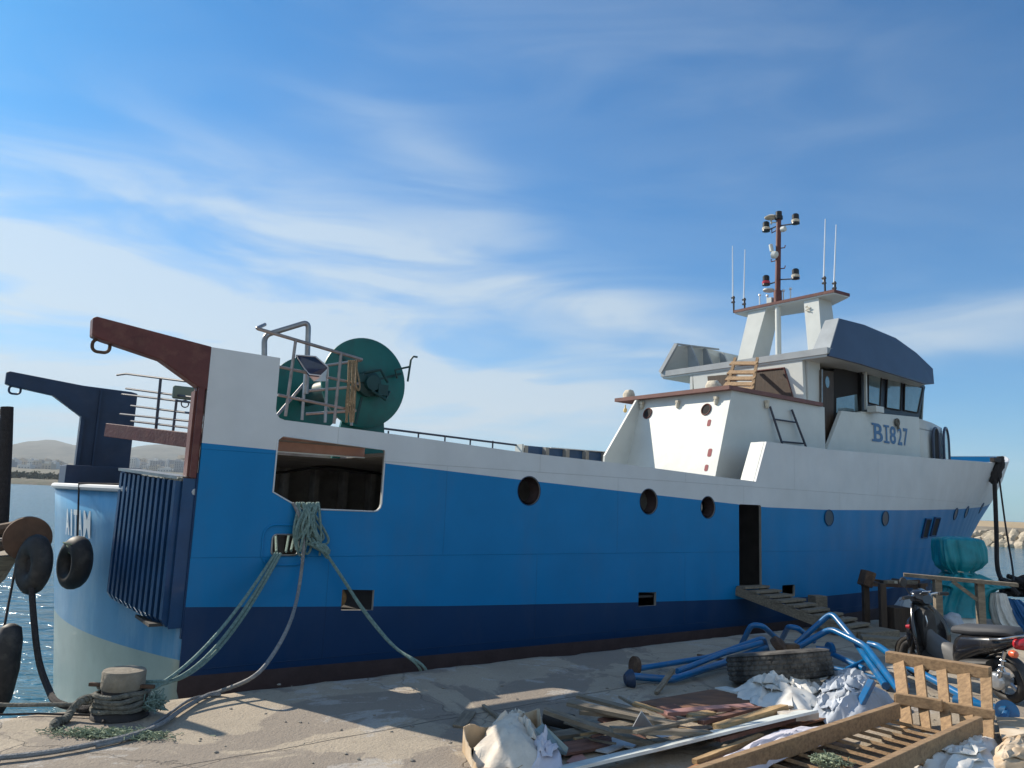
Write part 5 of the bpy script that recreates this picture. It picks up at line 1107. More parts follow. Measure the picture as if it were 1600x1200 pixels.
# rough table of a long board on posts, with tarp-wrapped outboard beside it
bt2 = thing('board_table', 'rough trestle of a long weathered board on wooden posts', 'trestle', loc=V((7.0, 11.9, 0)))
a = PD(1412, 898, 11.8); b = PD(1590, 914, 11.2)
mb = MB(); mb.bar(a, b, .16, .05); tpart(mb, 'board', M['oldwood'], bt2)
for x, Yd in ((1464, 11.6), (1530, 11.4)):
    t_ = PD(x, 905, Yd); mb = MB(); mb.bar(V((t_.x, t_.y, 0)), t_, .10, .08, (0, 1, 0)); tpart(mb, 'post', M['redwood'] if 0 else M['oldwood'], bt2)
mb = MB(); mb.bar(PD(1488, 908, 11.5), PD(1528, 938, 11.4), .05, .05); tpart(mb, 'brace', M['oldwood'], bt2)
def shroud(prof, cx, cy, fold, seed, m_, seg=140, knot=None):
    """cloth wrapped round a vertical thing: prof = (z, rx, ry, dx)"""
    rows = []; zs_p = [p[0] for p in prof]; sg = 1 if zs_p[-1] > zs_p[0] else -1; tt = np.linspace(0, len(prof)-1, len(prof)*4)
    prof = [tuple(float(np.interp(t_, range(len(prof)), [p[q_] for p in prof])) for q_ in range(4)) for t_ in tt]
    for z, rx, ry, dx in prof:
        row = []
        for k in range(seg+1):
            a_ = 2*pi*k/seg; fc = abs(cos(a_))**.6*math.copysign(1, cos(a_)); fs_ = abs(sin(a_))**.6*math.copysign(1, sin(a_)); g_ = math.exp(-((z-knot)/.12)**2) if knot else 0; f = 1+.30*g_*noise.noise(V((cos(a_)*4.5, sin(a_)*4.5, seed)))-.10*abs(noise.noise(V((cos(a_)*3+z*.8, sin(a_)*3, z*.7+seed))))+fold*(noise.noise(V((cos(a_)*2.2, sin(a_)*2.2, z*1.1+seed)))+.6*noise.noise(V((cos(a_)*6, sin(a_)*6, z*1.6+seed))))
            row.append(V((cx+dx+rx*f*fc, cy+ry*f*fs_, z+.02*noise.noise(V((a_*2, z, seed))))))
        rows.append(row)
    mb = MB(); mb.grid(rows); return mb
c = PD(1496, 880, 12.9); cz = lambda y: PD(1496, y, 12.9).z
prof = [(cz(839), .02, .02, 0), (cz(840), .24, .20, 0), (cz(843), .34, .28, -.02), (cz(856), .37, .30, .0), (cz(876), .37, .30, .03), (cz(885), .31, .26, .02), (cz(892), .20, .2, 0), (cz(896), .23, .22, .05), (cz(905), .40, .3, .10), (cz(914), .58, .32, .16), (cz(918), .42, .30, .1), (cz(930), .38, .28, .02), (cz(950), .40, .28, -.05), (cz(962), .42, .3, -.05)]
tw = shroud(prof[:8], c.x, c.y, .20, 2.0, None, knot=cz(890)).build('wrapped_outboard', M['tarp'], label='teal tarp tied over a tall bulky machine on the quay', cat='tarpaulin', smooth=70)
mb = shroud(prof[7:], c.x, c.y, .22, 3.0, None, knot=cz(896)); mb.v = [tuple(tw.matrix_world.inverted() @ V(v)) if 0 else tuple(V(v)-tw.location) for v in mb.v]; mb.build('skirt', M['tarp'], tw, smooth=70)
mb = MB(); mb.torus((0, 0, 0), .20, .012, (0, 0, 1), 24, 6); mb.v = [tuple(V(v)+V((c.x, c.y, cz(892)))-tw.location) for v in mb.v]; mb.build('tie_cord', M['beige'], tw)
mb = shroud([(.02, .32, .26, .0), (.12, .30, .25, 0), (.3, .27, .22, 0), (cz(930), .2, .2, 0)], c.x-.05, c.y, .2, 7.0, None); mb.build('canvas_wrap', M['plastic'], label='dirty white canvas round the foot of the tarp covered machine', cat='canvas', smooth=70)
mb = shroud([(.01, .22, .16, .25), (.15, .18, .14, .12), (.4, .13, .12, .02), (cz(922), .10, .1, 0)], c.x+.50, c.y-.2, .35, 9.0, None); mb.build('hanging_cloth', M['plastic'], label='white cloth hanging down right of the teal tarp', cat='cloth', smooth=70)
mb = shroud([(.01, .30, .2, .42), (.12, .24, .18, .28), (.3, .16, .15, .12), (.5, .08, .1, .0)], c.x+.72, c.y-.25, .25, 12.0, None); mb.build('blue_sheet', M['tarpblue'], label='bright blue tarp end trailing on the quay at right', cat='tarpaulin', smooth=70)
mb = shroud([(.01, .24, .2, -.1), (.2, .2, .18, -.05), (.42, .1, .1, .0)], c.x-.75, c.y+.2, .3, 15.0, None); mb.build('pale_blue_sheet', M['tile'], label='pale blue plastic sheet hanging below the workbench', cat='sheet', smooth=70)
for i, (x, y, r_) in enumerate(((1490, 985, .16), (1512, 978, .14), (1478, 975, .12))):
    c2 = P(x, y, 0); mb = MB(); bm = bmesh.new(); bmesh.ops.create_icosphere(bm, subdivisions=3, radius=r_)
    mb.add([V(v.co)*(1+.35*noise.noise(v.co*9+V((i, 0, 0))))+c2+V((0, 0, r_*.7)) for v in bm.verts], [tuple(v.index for v in f.verts) for f in bm.faces]); bm.free()
    mb.build('stuffed_sack', M['cloth'], label=['grey stuffed sack under the trestle board, left of two posts', 'grey stuffed sack under the trestle board, between the posts', 'small grey sack nearest the dark crate'][i], cat='sack', smooth=70)

# ------------------------------------------------------------------ scooter
rw = P(1577, 1098); rw.z = 0; fwv = rw+V((-.28, .96, 0)); hd = (fwv-rw).normalized(); ang = math.atan2(hd.y, hd.x)
SC = thing('scooter', 'black motor scooter parked on its stand behind the pallet', 'scooter', M=Matrix.Translation(rw) @ Matrix.Rotation(ang, 4, 'Z') @ Matrix.Rotation(radians(-5), 4, 'X') @ Matrix.Diagonal((.90, .90, .90, 1)))
def loft(sections, mb=None, seg=20, power=2.6):
    """sections: (x, z, half width, half height [, tilt]) super-ellipses along x"""
    mb = mb or MB(); rows = []
    for sx in sections:
        x, z, hw, hh_ = sx[:4]; tl = sx[4] if len(sx) > 4 else 0
        row = []
        for k in range(seg+1):
            a_ = 2*pi*k/seg; cy = abs(cos(a_))**(2/power)*math.copysign(1, cos(a_)); szz = abs(sin(a_))**(2/power)*math.copysign(1, sin(a_))
            row.append(V((x+tl*szz*hh_, hw*cy, z+hh_*szz)))
        rows.append(row)
    mb.grid(rows)
    for r_ in (rows[0], rows[-1]): mb.add(r_[:-1], [tuple(range(len(r_)-1))])
    return mb
def wheel(x, R, name):
    rm_ = M['silver'] if x < .5 else M['darkiron']
    mb = MB(); mb.torus((x, 0, R), R-.045, .048, (0, 1, 0), 36, 12, 1.1); o = mb.build('wheel', M['rubber'], SC, smooth=60)
    mb = MB(); mb.torus((x, 0, R), R-.085, .014, (0, 1, 0), 30, 8); mb.lathe([(.05, -.05), (.05, .05)], (x, 0, R), (0, 1, 0), 16)
    for k in range(5): a_ = 2*pi*k/5; mb.bar((x+.04*cos(a_), 0, R+.04*sin(a_)), (x+(R-.09)*cos(a_), 0, R+(R-.09)*sin(a_)), .03, .035, (0, 1, 0))
    mb.build('rim', rm_, o, smooth=40); return o
wheel(0, .235, 'r'); wheel(1.27, .225, 'f')
loft([(-.26, .70, .05, .035), (-.18, .68, .11, .06), (-.02, .63, .155, .09), (.20, .58, .17, .12), (.42, .50, .165, .17), (.52, .44, .15, .18), (.58, .40, .11, .14)]).build('rear_body', M['scooter'], SC, smooth=60)
loft([(-.22, .755, .07, .03), (-.16, .77, .13, .05), (.04, .75, .155, .055), (.25, .72, .155, .06), (.45, .70, .135, .06), (.58, .675, .09, .045)]).build('seat', M['seat'], SC, smooth=60)
loft([(.30, .30, .14, .06), (.50, .26, .19, .045), (.85, .26, .20, .04), (1.0, .30, .18, .05), (1.05, .34, .12, .05)]).build('floorboard', M['scmatte'], SC, smooth=60)
loft([(.56, .30, .10, .10), (.62, .36, .10, .14), (.75, .38, .09, .12), (.95, .42, .08, .16), (1.02, .45, .06, .2)]).build('centre_tunnel', mat('scooter_grey', (.14, .14, .14), .55), SC, smooth=60)
# leg shield: curved sheet
rows = []
for u in np.linspace(0, 1, 14):
    z = .28+u*.62; xx = .98+.12*u**1.5-.05*sin(pi*u); hw = .22+.06*sin(pi*min(1, u*1.05))-.08*u**4
    rows.append([V((xx+.10*(1-(2*v-1)**2), hw*(2*v-1), z)) for v in np.linspace(0, 1, 13)])
mb = MB(); mb.grid(rows); mb.build('leg_shield', M['scooter'], SC, solid=.03, smooth=60)
loft([(.98, .62, .10, .22), (1.04, .60, .12, .26), (1.10, .60, .10, .24)]).build('glove_panel', M['scmatte'], SC, smooth=60)
loft([(1.16, .58, .02, .06), (1.19, .60, .11, .16), (1.24, .52, .12, .2), (1.30, .46, .07, .12), (1.34, .44, .03, .05)]).build('front_cowl', M['scooter'], SC, smooth=60)
# front mudguard
rows = []
for a_ in np.linspace(radians(-5), radians(170), 16): rows.append([V((1.27+(.25+.02*(1-(2*v-1)**2))*cos(a_), .075*(2*v-1), .225+(.25+.02*(1-(2*v-1)**2))*sin(a_))) for v in np.linspace(0, 1, 7)])
mb = MB(); mb.grid(rows); mb.build('mudguard', M['scooter'], SC, solid=.008, smooth=60)
rows = []
for a_ in np.linspace(radians(40), radians(175), 14): rows.append([V((0+.27*cos(a_), .07*(2*v-1), .235+.27*sin(a_)+.01*(1-(2*v-1)**2))) for v in np.linspace(0, 1, 7)])
mb = MB(); mb.grid(rows); mb.build('mudguard', M['scmatte'], SC, solid=.008, smooth=60)
mb = MB(); mb.tube([(1.27, .07, .225), (1.14, .07, .62)], .018, 8); mb.build('fork_leg', M['darkiron'], SC, smooth=True)
mb = MB(); mb.tube([(1.27, -.07, .225), (1.14, -.07, .62)], .018, 8); mb.build('fork_leg', M['darkiron'], SC, smooth=True)
loft([(.97, .96, .07, .05, .2), (1.02, .98, .12, .07, .2), (1.09, .99, .13, .085, .2), (1.16, .97, .09, .07, .1), (1.19, .95, .04, .04)]).build('handlebar_cowl', M['scooter'], SC, smooth=60)
mb = MB(); mb.box((1.005, 0, 1.03), (.10, .13, .012), Matrix.Rotation(radians(38), 3, 'Y')); o = mb.build('dash', M['chrome'], SC, bevel=.01)
mb = MB(); mb.box((.998, 0, 1.038), (.07, .09, .006), Matrix.Rotation(radians(38), 3, 'Y')); mb.build('gauge', mat('gauge_face', (.6, .62, .6), .3), o)
mb = MB(); mb.tube([(1.0, -.33, 1.0), (1.04, -.2, 1.01), (1.08, 0, .98), (1.04, .2, 1.01), (1.0, .33, 1.0)], .014, 8); hb = mb.build('handlebar', M['chrome'], SC, smooth=True)
for sy in (-1, 1):
    mb = MB(); mb.tube([(1.01, sy*.22, 1.005), (.99, sy*.34, 1.0)], .021, 10); mb.build('grip', M['scmatte'], hb, smooth=True)
    mb = MB(); mb.tube([(1.06, sy*.2, 1.0), (1.05, sy*.30, .985), (1.03, sy*.36, .97)], .008, 6); mb.build('brake_lever', M['chrome'], hb, smooth=True)
mb = MB(); mb.tube([(1.02, .2, 1.02), (1.04, .26, 1.14)], .007, 6); mb.lathe([(0, -.01), (.055, -.008), (.06, .008), (0, .02)], (1.04, .27, 1.18), (1, .1, 0), 18); mb.build('mirror', M['scmatte'], SC, smooth=50)
mb = MB(); mb.tube([(1.0, .04, .80), (.965, .05, .70), (.97, .06, .64)], .012, 6); mb.build('bag_hook', M['chrome'], SC, smooth=True)
loft([(-.32, .655, .04, .03), (-.29, .66, .09, .06), (-.22, .66, .10, .065), (-.19, .66, .08, .04)]).build('tail_light', M['red'], SC, smooth=60)
for sy in (-1, 1):
    mb = MB(); mb.lathe([(0, -.05), (.035, -.04), (.042, 0), (.03, .03), (0, .035)], (-.24, sy*.14, .57), (1, 0, 0), 16); mb.build('indicator', M['orange'], SC, smooth=60)
mb = MB(); mb.lathe([(0, -.02), (.03, -.015), (.02, .03)], (1.17, .14, .62), (1, .6, 0), 12); mb.build('indicator', M['red'], SC, smooth=60)
mb = MB(); mb.tube(bendpts([(.0, .165, .68), (-.16, .18, .71), (-.24, .10, .74), (-.24, -.10, .74), (-.16, -.18, .71), (.0, -.165, .68)], .06), .013, 8); mb.build('grab_rail', M['chrome'], SC, smooth=True)
mb = MB(); mb.tube([(-.02, .13, .25), (-.14, .13, .58)], .022, 10); mb.torus((-.06, .13, .36), .025, .007, (-.3, 0, 1), 14, 6); mb.torus((-.08, .13, .42), .025, .007, (-.3, 0, 1), 14, 6); mb.torus((-.10, .13, .48), .025, .007, (-.3, 0, 1), 14, 6); mb.build('shock_absorber', M['chrome'], SC, smooth=50)
mb = MB(); mb.box((.16, .05, .25), (.42, .14, .14)); mb.lathe([(0, -.03), (.09, -.03), (.10, .0), (.08, .04), (0, .05)], (.02, .11, .235), (0, 1, 0), 18); mb.lathe([(0, -.03), (.075, -.03), (.08, .0), (.06, .03), (0, .03)], (.33, .12, .255), (0, 1, 0), 18); mb.build('engine', M['iron'] if 0 else M['silver'], SC, bevel=.02)
mb = MB(); mb.tube([(.25, -.11, .2), (.05, -.13, .2), (-.3, -.14, .26)], [.02, .045, .05], 12); mb.build('exhaust', M['darkiron'], SC, smooth=40)
mb = MB(); mb.tube([(.45, .1, .2), (.40, .18, .02)], .012, 6); mb.tube([(.45, -.1, .2), (.40, -.18, .02)], .012, 6); mb.build('stand', M['darkiron'], SC, smooth=True)
loft([(.10, .40, .155, .04), (.22, .38, .19, .05), (.36, .36, .19, .05), (.46, .34, .16, .04)]).build('side_panel', M['scmatte'], SC, smooth=60)

# ------------------------------------------------------------------ blue pipework, truck tyre
pt = thing('bent_pipework', 'heap of bright blue bent steel pipe frame behind the truck tyre', 'pipe frame', loc=P(1250, 1030))
def pipe(pts, r, bend=.10, name='bent_pipe', m_='pipeblue', par=None):
    q = bendpts([P(x, y, z) for x, y, z in pts], bend); mb = MB(); mb.tube(q, r*.82, 12); return tpart(mb, name, M[m_], par or pt, smooth=40)
pipe([(1244, 1006, .16), (1299, 957, .56), (1335, 1000, .32)], .042)
pipe([(1249, 1010, .16), (1298, 982, .40), (1352, 1009, .30), (1404, 1078, .06)], .044)
pipe([(1340, 1007, .26), (1384, 1072, .05)], .05)
pipe([(1357, 1006, .28), (1372, 1009, .28), (1410, 1036, .2), (1530, 1101, .06)], .046)
pipe([(1297, 1020, .12), (1350, 1045, .07)], .04)
pipe([(1322, 1046, .05), (1354, 1031, .14)], .03)
pipe([(1290, 1041, .06), (1420, 1071, .06)], .03)
pipe([(1222, 998, .12), (1232, 979, .34), (1246, 981, .34), (1272, 1002, .16)], .04)
pipe([(1157, 1010, .10), (1174, 976, .38), (1192, 978, .38), (1216, 1000, .18)], .04)
pipe([(1275, 1013, .16), (1297, 1015, .16)], .035)
c = P(1297, 1015, .16); mb = MB(); mb.lathe([(0, -.02), (.085, -.02), (.085, .02), (0, .02)], c, (1, .2, 0), 20); tpart(mb, 'flange', M['pipeblue'], pt, smooth=40)
pt2 = thing('flanged_pipes', 'long dark blue pipes with flanges at left of the truck tyre', 'pipes', loc=P(1080, 1050))
def pipe2(pts, r, **k): return pipe(pts, r, par=pt2, name='pipe', **k)
pipe2([(996, 1045, .07), (1108, 1027, .12), (1193, 996, .28), (1199, 1016, .1)], .036)
pipe2([(990, 1057, .06), (1050, 1062, .05), (1130, 1036, .1), (1196, 1012, .16)], .045)
pipe2([(1058, 1049, .1), (1130, 1021, .17), (1190, 1004, .24)], .036)
c = P(992, 1041, .09); mb = MB(); mb.lathe([(.03, -.02), (.10, -.02), (.10, .02), (.03, .02)], c, (-.9, -.35, .1), 20); tpart(mb, 'flange', M['iron'], pt2, smooth=40)
c = P(984, 1061, .07); mb = MB(); mb.lathe([(0, -.03), (.09, -.03), (.09, .0), (.05, .05)], c, (-1, -.2, -.1), 20); tpart(mb, 'flange', M['gallow_blue'], pt2, smooth=40)
pt3 = thing('blue_flanged_pipe', 'round blue flange with a short pipe at right of the tall pallet', 'pipe', loc=P(1572, 1120))
c = P(1573, 1112, .12); mb = MB(); mb.lathe([(0, -.012), (.095, -.012), (.095, .012), (0, .012)], c, (-.3, -.8, .35), 28); tpart(mb, 'flange', M['pipeblue'], pt3, smooth=40)
mb = MB(); mb.tube([c, c+V((-.12, -.12, -.07))], .03, 12); mb.tube([c+V((0, 0, 0)), c+V((-.25, .35, .0))], .045, 12); tpart(mb, 'pipe', M['pipeblue'], pt3, smooth=40)
# valve / dark fittings between
mb = MB(); c = P(1218, 1008, .22); mb.lathe([(.02, -.06), (.11, -.05), (.11, .03), (.04, .06)], c, (.6, -.3, .6), 18); mb.box(c+V((.14, .0, -.04)), (.16, .1, .12)); mb.build('rusty_fitting', M['iron'], label='rusty valve fitting among the blue pipes above the tyre', cat='fitting', bevel=.01)
# truck tyre: treaded ring lying slightly tilted
def truck_tyre(c, R, wd, axis):
    z = V(axis).normalized(); x = z.orthogonal().normalized(); y = z.cross(x); seg = 240; rows = []
    prof = [(R*.60, -.42), (R*.66, -.48), (R*.80, -.5), (R*.93, -.46), (R*.985, -.40)]+[(None, t_) for t_ in np.linspace(-.38, .38, 15)]+[(R*.985, .40), (R*.93, .46), (R*.80, .5), (R*.66, .48), (R*.60, .42), (R*.585, 0)]
    mb = MB(); n = len(prof)
    for i in range(seg):
        a_ = 2*pi*i/seg
        for j, (r_, h) in enumerate(prof):
            rj = r_
            if r_ is None:
                k = j-5; g = (k % 3 == 2) or ((i+(2 if (k//3) % 2 else 0)) % 5 == 0)
                rj = R-(.012 if g else 0)-.03*(h/.38)**2*.3
            mb.v.append(tuple(V(c)+(x*cos(a_)+y*sin(a_))*rj+z*h*wd))
    for i in range(seg):
        for j in range(n):
            mb.f.append(((i*n+j), (i*n+(j+1) % n), ((i+1) % seg*n+(j+1) % n), ((i+1) % seg*n+j))); mb.mi.append(0)
    return mb.build('truck_tyre', M['dustyrubber'], label='worn truck tyre lying among the blue pipes', cat='tyre')
truck_tyre((2.78, 8.0, .23), .51, .27, (-.11, .20, 1))

# ------------------------------------------------------------------ pallets
up = thing('standing_pallet', 'broken pallet standing on edge behind the slatted one', 'pallet', loc=P(1500, 1140))
tl, trr = P(1386, 1026, .46), P(1548, 1052, .46); ml, mr_ = P(1394, 1088, .19), P(1550, 1114, .19)
mb = MB(); mb.bar(tl, trr, .10, .10); tpart(mb, 'top_rail', M['wood'], up, bevel=.006)
mb = MB(); fwd = V((-.2, -.97, 0))*.06; mb.bar(ml+fwd, mr_+fwd, .05, .075); tpart(mb, 'middle_rail', M['wood'], up, bevel=.006)
mb = MB(); mb.bar(ml+fwd*1.7+V((0, 0, .01)), ml.lerp(mr_, .48)+fwd*1.7+V((0, 0, .01)), .06, .09); tpart(mb, 'split_rail', M['wood'], up, bevel=.006)
for xt, xb, f in ((1405, 1414, .02), (1438, 1446, .0), (1474, 1476, .0), (1508, 1516, .02), (1541, 1560, -.0)):
    u = (xt-1386)/162.; t_ = tl.lerp(trr, u); bq = ml.lerp(mr_, u); dirv = (bq-t_); b_ = t_+dirv*(1.75); b_.z = max(b_.z, .015)
    mb = MB(); mb.bar(t_, b_, .085+f, .022, (trr-tl).cross(V((0, 0, 1))).normalized()); tpart(mb, 'slat', M['wood'], up)
lp = thing('slatted_pallet', 'long weathered slatted pallet lying tilted in the foreground', 'pallet', loc=P(1400, 1180))
A1p, A0p = P(1402, 1098, .21), P(1076, 1203, .21); A0p = A1p+(A0p-A1p)*1.15
B1p, B0p = P(1530, 1119, .21), P(1348, 1201, .21); B0p = B1p+(B0p-B1p)*1.5
for a_, b_ in ((A0p, A1p), (B0p, B1p)): mb = MB(); mb.bar(a_+V((0, 0, -.06)), b_+V((0, 0, -.06)), .05, .12); tpart(mb, 'bearer', M['oldwood'] if 0 else M['wood'], lp, bevel=.004)
dA = (A1p-A0p).normalized(); acr = (B1p-A1p); acr -= dA*acr.dot(dA); wdp = acr.length; acr.normalize()
for k in range(14):
    o = A1p-dA*(.10+k*.185)+V((0, 0, -.135)); mb = MB(); mb.box((0, 0, 0), (1, 1, 1)); 
    a_ = o-acr*.03; b_ = o+acr*(wdp+.05); mb = MB(); mb.bar(a_, b_, .12+rr.uniform(-.015, .015), .022, (dA*.3+V((0, 0, 1)))); tpart(mb, 'slat', M['wood'], lp)
mb = MB(); mb.cur = 0; cpt = A1p-dA*1.75+acr*.3+V((0, 0, -.10))
for i in range(500):
    q0_ = cpt+V((rr.gauss(0, .05), rr.gauss(0, .04), abs(rr.gauss(0, .025)))); p = [q0_+V((rr.gauss(0, .012), rr.gauss(0, .012), abs(rr.gauss(0, .01)))) for _ in range(3)]; mb.tube(p, .004, 3, caps=False)
mb.build('net_tuft', M['moss'], label='tuft of pale green netting caught on the slatted pallet', cat='netting')

# ------------------------------------------------------------------ planks, boards and sheets
DESC = set()
def plank(a, b, wd, th, m_, label, name='plank', cat='plank', roll=0.0, group=None):
    pa, pb = P(*a), P(*b); d = (pb-pa).normalized(); side = d.cross(V((0, 0, 1))); up_ = V((0, 0, 1))*cos(roll)+side*sin(roll)
    mb = MB(); L = (pb-pa).length; k = max(4, int(L/.15)); rows = []
    x = d.cross(up_).normalized(); y = x.cross(d)
    seed = a[0]*.37
    vs = []
    for i in range(k+1):
        u = i/k; c = pa.lerp(pb, u)+y*(.006*noise.noise(V((u*3, seed, 0))))
        w0 = wd/2*(1+.10*noise.noise(V((u*7, seed, 2)))); 
        if i in (0, k): w0 *= rr.uniform(.75, 1)
        vs += [c-x*w0-y*th/2, c+x*w0-y*th/2, c+x*w0+y*th/2, c-x*w0+y*th/2]
    fs = [(i*4+j, i*4+(j+1) % 4, (i+1)*4+(j+1) % 4, (i+1)*4+j) for i in range(k) for j in range(4)]+[(0, 1, 2, 3), (k*4+3, k*4+2, k*4+1, k*4)]
    # objects keep their grain along local x
    ang = math.atan2(d.y, d.x); R = Matrix.Rotation(ang, 4, 'Z'); c0 = (pa+pb)/2
    mb.add([(R.inverted() @ (v-c0)) for v in vs], fs)
    o = mb.build(name, M[m_], label=label, cat=cat, group=group, origin=False); o.location = c0; o.rotation_euler = (0, 0, ang); return o
def sheet(poly, th, m_, name, label, cat, warp=.0, sub=10):
    pts = [P(*p) for p in poly]; c = sum(pts, V((0, 0, 0)))/len(pts); mb = MB(); n = len(pts)
    mb.prism([p-c for p in pts], (0, 0, -th)); o = mb.build(name, M[m_], label=label, cat=cat, origin=False); o.location = c
    return o
G = 'loose planks heaped on the quay'
sheet([(995, 1097, .03), (1112, 1077, .035), (1215, 1093, .04), (1310, 1117, .05), (1240, 1135, .05), (1090, 1118, .04)], .015, 'ply', 'plywood_sheet', 'large brown plywood sheet lying in front of the truck tyre', 'plywood')
sheet([(1117, 1074, .05), (1135, 1072, .05), (1320, 1116, .07), (1300, 1121, .06)], .012, 'board', 'white_trim_board', 'thin white edge board between plywood and crumpled sheets', 'board')
PL = [((902, 1087, .12), (1065, 1128, .05), .085, .025, 'oldwood', 'grey plank topmost at the back left of the wood heap'),
((888, 1098, .14), (1060, 1133, .10), .10, .03, 'oldwood', 'wide grey plank second from the back of the wood heap'),
((850, 1109, .24), (1025, 1168, .06), .085, .03, 'oldwood', 'long grey plank slanting across the front of the wood heap'),
((905, 1112, .10), (1000, 1120, .08), .07, .03, 'oldwood', 'short dark plank under the grey planks of the heap'),
((858, 1152, .05), (1035, 1122, .07), .10, .03, 'oldwood', 'dark plank low in the heap crossing under the long grey one'),
((955, 1139, .19), (1110, 1146, .12), .09, .03, 'oldwood', 'grey plank pointing right from the middle of the heap'),
((968, 1089, .10), (1022, 1118, .08), .03, .02, 'oldwood', 'thin stick pointing at the plywood sheet'),
((990, 1099, .11), (1050, 1119, .07), .06, .02, 'yellowwood', 'short bright yellow plank at the back of the heap'),
((992, 1144, .20), (1108, 1118, .12), .045, .02, 'oldwood', 'narrow stick crossing over the pale triangular board'),
((1040, 1114, .10), (1175, 1103, .10), .07, .03, 'pink', 'pinkish plank with broken end on the plywood'),
((1095, 1129, .12), (1185, 1106, .12), .07, .03, 'redwood', 'reddish plank with nails beside the yellow block'),
((1122, 1138, .12), (1226, 1107, .13), .10, .06, 'yellowwood', 'thick yellow beam with square end in the wood heap'),
((1078, 1122, .12), (1112, 1116, .12), .10, .05, 'yellowwood', 'short yellow block between the pink plank and thick beam'),
((1020, 1160, .08), (1105, 1150, .06), .12, .02, 'oldwood', 'dark wide board in the shadow before the heap'),
((870, 1172, .05), (1000, 1150, .03), .16, .02, 'redwood', 'dark red board flat under the heap'),
((1010, 1172, .04), (1130, 1140, .04), .14, .02, 'oldwood', 'shadowed flat board right of the blue tiles'),
((940, 1128, .05), (1060, 1105, .05), .10, .02, 'redwood', 'dark red plank deep in the heap'),
((1120, 1155, .10), (1240, 1122, .12), .07, .03, 'redwood', 'narrow brown plank below the long white board'),
((755, 1102, .02), (790, 1130, .02), .035, .02, 'oldwood', 'single loose stick left of the heap on bare concrete'),
((1025, 1083, .02), (1052, 1046, .16), .045, .03, 'oldwood', 'short stick leaning on the dark blue pipe'),
((716, 1135, .015), (735, 1112, .015), .10, .015, 'oldwood', 'small flat offcut left of the cardboard box'),
((1085, 1190, .06), (1190, 1150, .08), .05, .03, 'yellowwood', 'pale offcut beside the near end of the white board'),
((1145, 1130, .10), (1205, 1122, .11), .05, .02, 'oldwood', 'splintered stick against the thick yellow beam'),
((1560, 1180, .03), (1640, 1195, .03), .08, .03, 'yellowwood', 'pale slat at the bottom right corner, upper of two'),
((1555, 1192, .03), (1640, 1210, .03), .08, .03, 'oldwood', 'grey slat at the bottom right corner, lower of two'),
((1290, 1028, .02), (1255, 1012, .05), .05, .02, 'oldwood', 'grey slat lying behind the truck tyre'),
((1090, 1023, .015), (1130, 1031, .015), .035, .02, 'iron', 'thin dark bar on the quay behind the dark blue pipes'),
]
for i, (a, b, wd, th, m_, lb) in enumerate(PL): plank(a, b, wd, th, m_, lb, group=G if m_ == 'oldwood' else None, roll=rr.uniform(-.15, .15))
for o in bpy.data.objects:
    if o.get('group') == G: del o['group']
# extra splinters of the heap
for i in range(26):
    x = rr.uniform(880, 1180); y = 1150-(x-880)*.10+rr.uniform(-26, 8); L = rr.uniform(20, 70); sl = rr.choice([-.25, -.2, .2, .28, .35]); z = rr.uniform(.03, .11)
    o = plank((x, y, z), (x+L, y+L*sl, z+rr.uniform(-.02, .03)), rr.uniform(.015, .05), .014, rr.choice(['oldwood', 'oldwood', 'redwood', 'yellowwood']), 'thin splinter of wood scattered in the wood heap', 'splinter', 'splinter', group='splinters scattered in the wood heap')
mb = MB(); a = P(862, 1122, .08); b = P(888, 1128, .08); d = (b-a).normalized(); mb.lathe([(.055, 0), (.06, .0), (.06, .24), (.05, .24), (.05, .02), (0, .02)], a-d*.05, d, 20); mb.build('tin_can', M['darkiron'], label='dark open tin lying under the grey planks', cat='tin', smooth=40)
# white and coloured boards
plank((850, 1208, .06), (1264, 1112, .16), .21, .02, 'board', 'long white board running diagonally in front of the heap', 'white_board', 'board', roll=-.25)
plank((1225, 1120, .13), (1268, 1116, .10), .14, .05, 'plaster', 'white block end beyond the long white board', 'white_block', 'block')
sheet([(985, 1141, .05), (1002, 1110, .24), (1022, 1137, .06)], .01, 'tile', 'triangular_board', 'pale blue triangular board standing among the planks', 'board')
sheet([(928, 1171, .03), (958, 1151, .05), (1000, 1155, .05), (990, 1168, .04), (975, 1165, .04), (950, 1175, .03)], .012, 'tile', 'broken_board', 'pale blue broken board flat before the heap', 'board')
sheet([(1022, 1150, .05), (1048, 1143, .06), (1052, 1153, .06), (1030, 1160, .05)], .012, 'tile', 'broken_board', 'small pale blue chip right of the larger broken board', 'board')
sheet([(885, 1190, .02), (905, 1172, .02), (920, 1190, .02), (905, 1197, .02)], .012, 'pink', 'pink_tile', 'pink tile piece beside the plaster sack', 'tile')
sheet([(1040, 1215, .04), (1095, 1190, .05), (1170, 1165, .07), (1280, 1142, .08), (1240, 1170, .06), (1120, 1215, .04)], .015, 'orangeply', 'orange_plywood', 'orange brown plywood strip beside the slatted pallet', 'plywood')
from mathutils.geometry import delaunay_2d_cdt
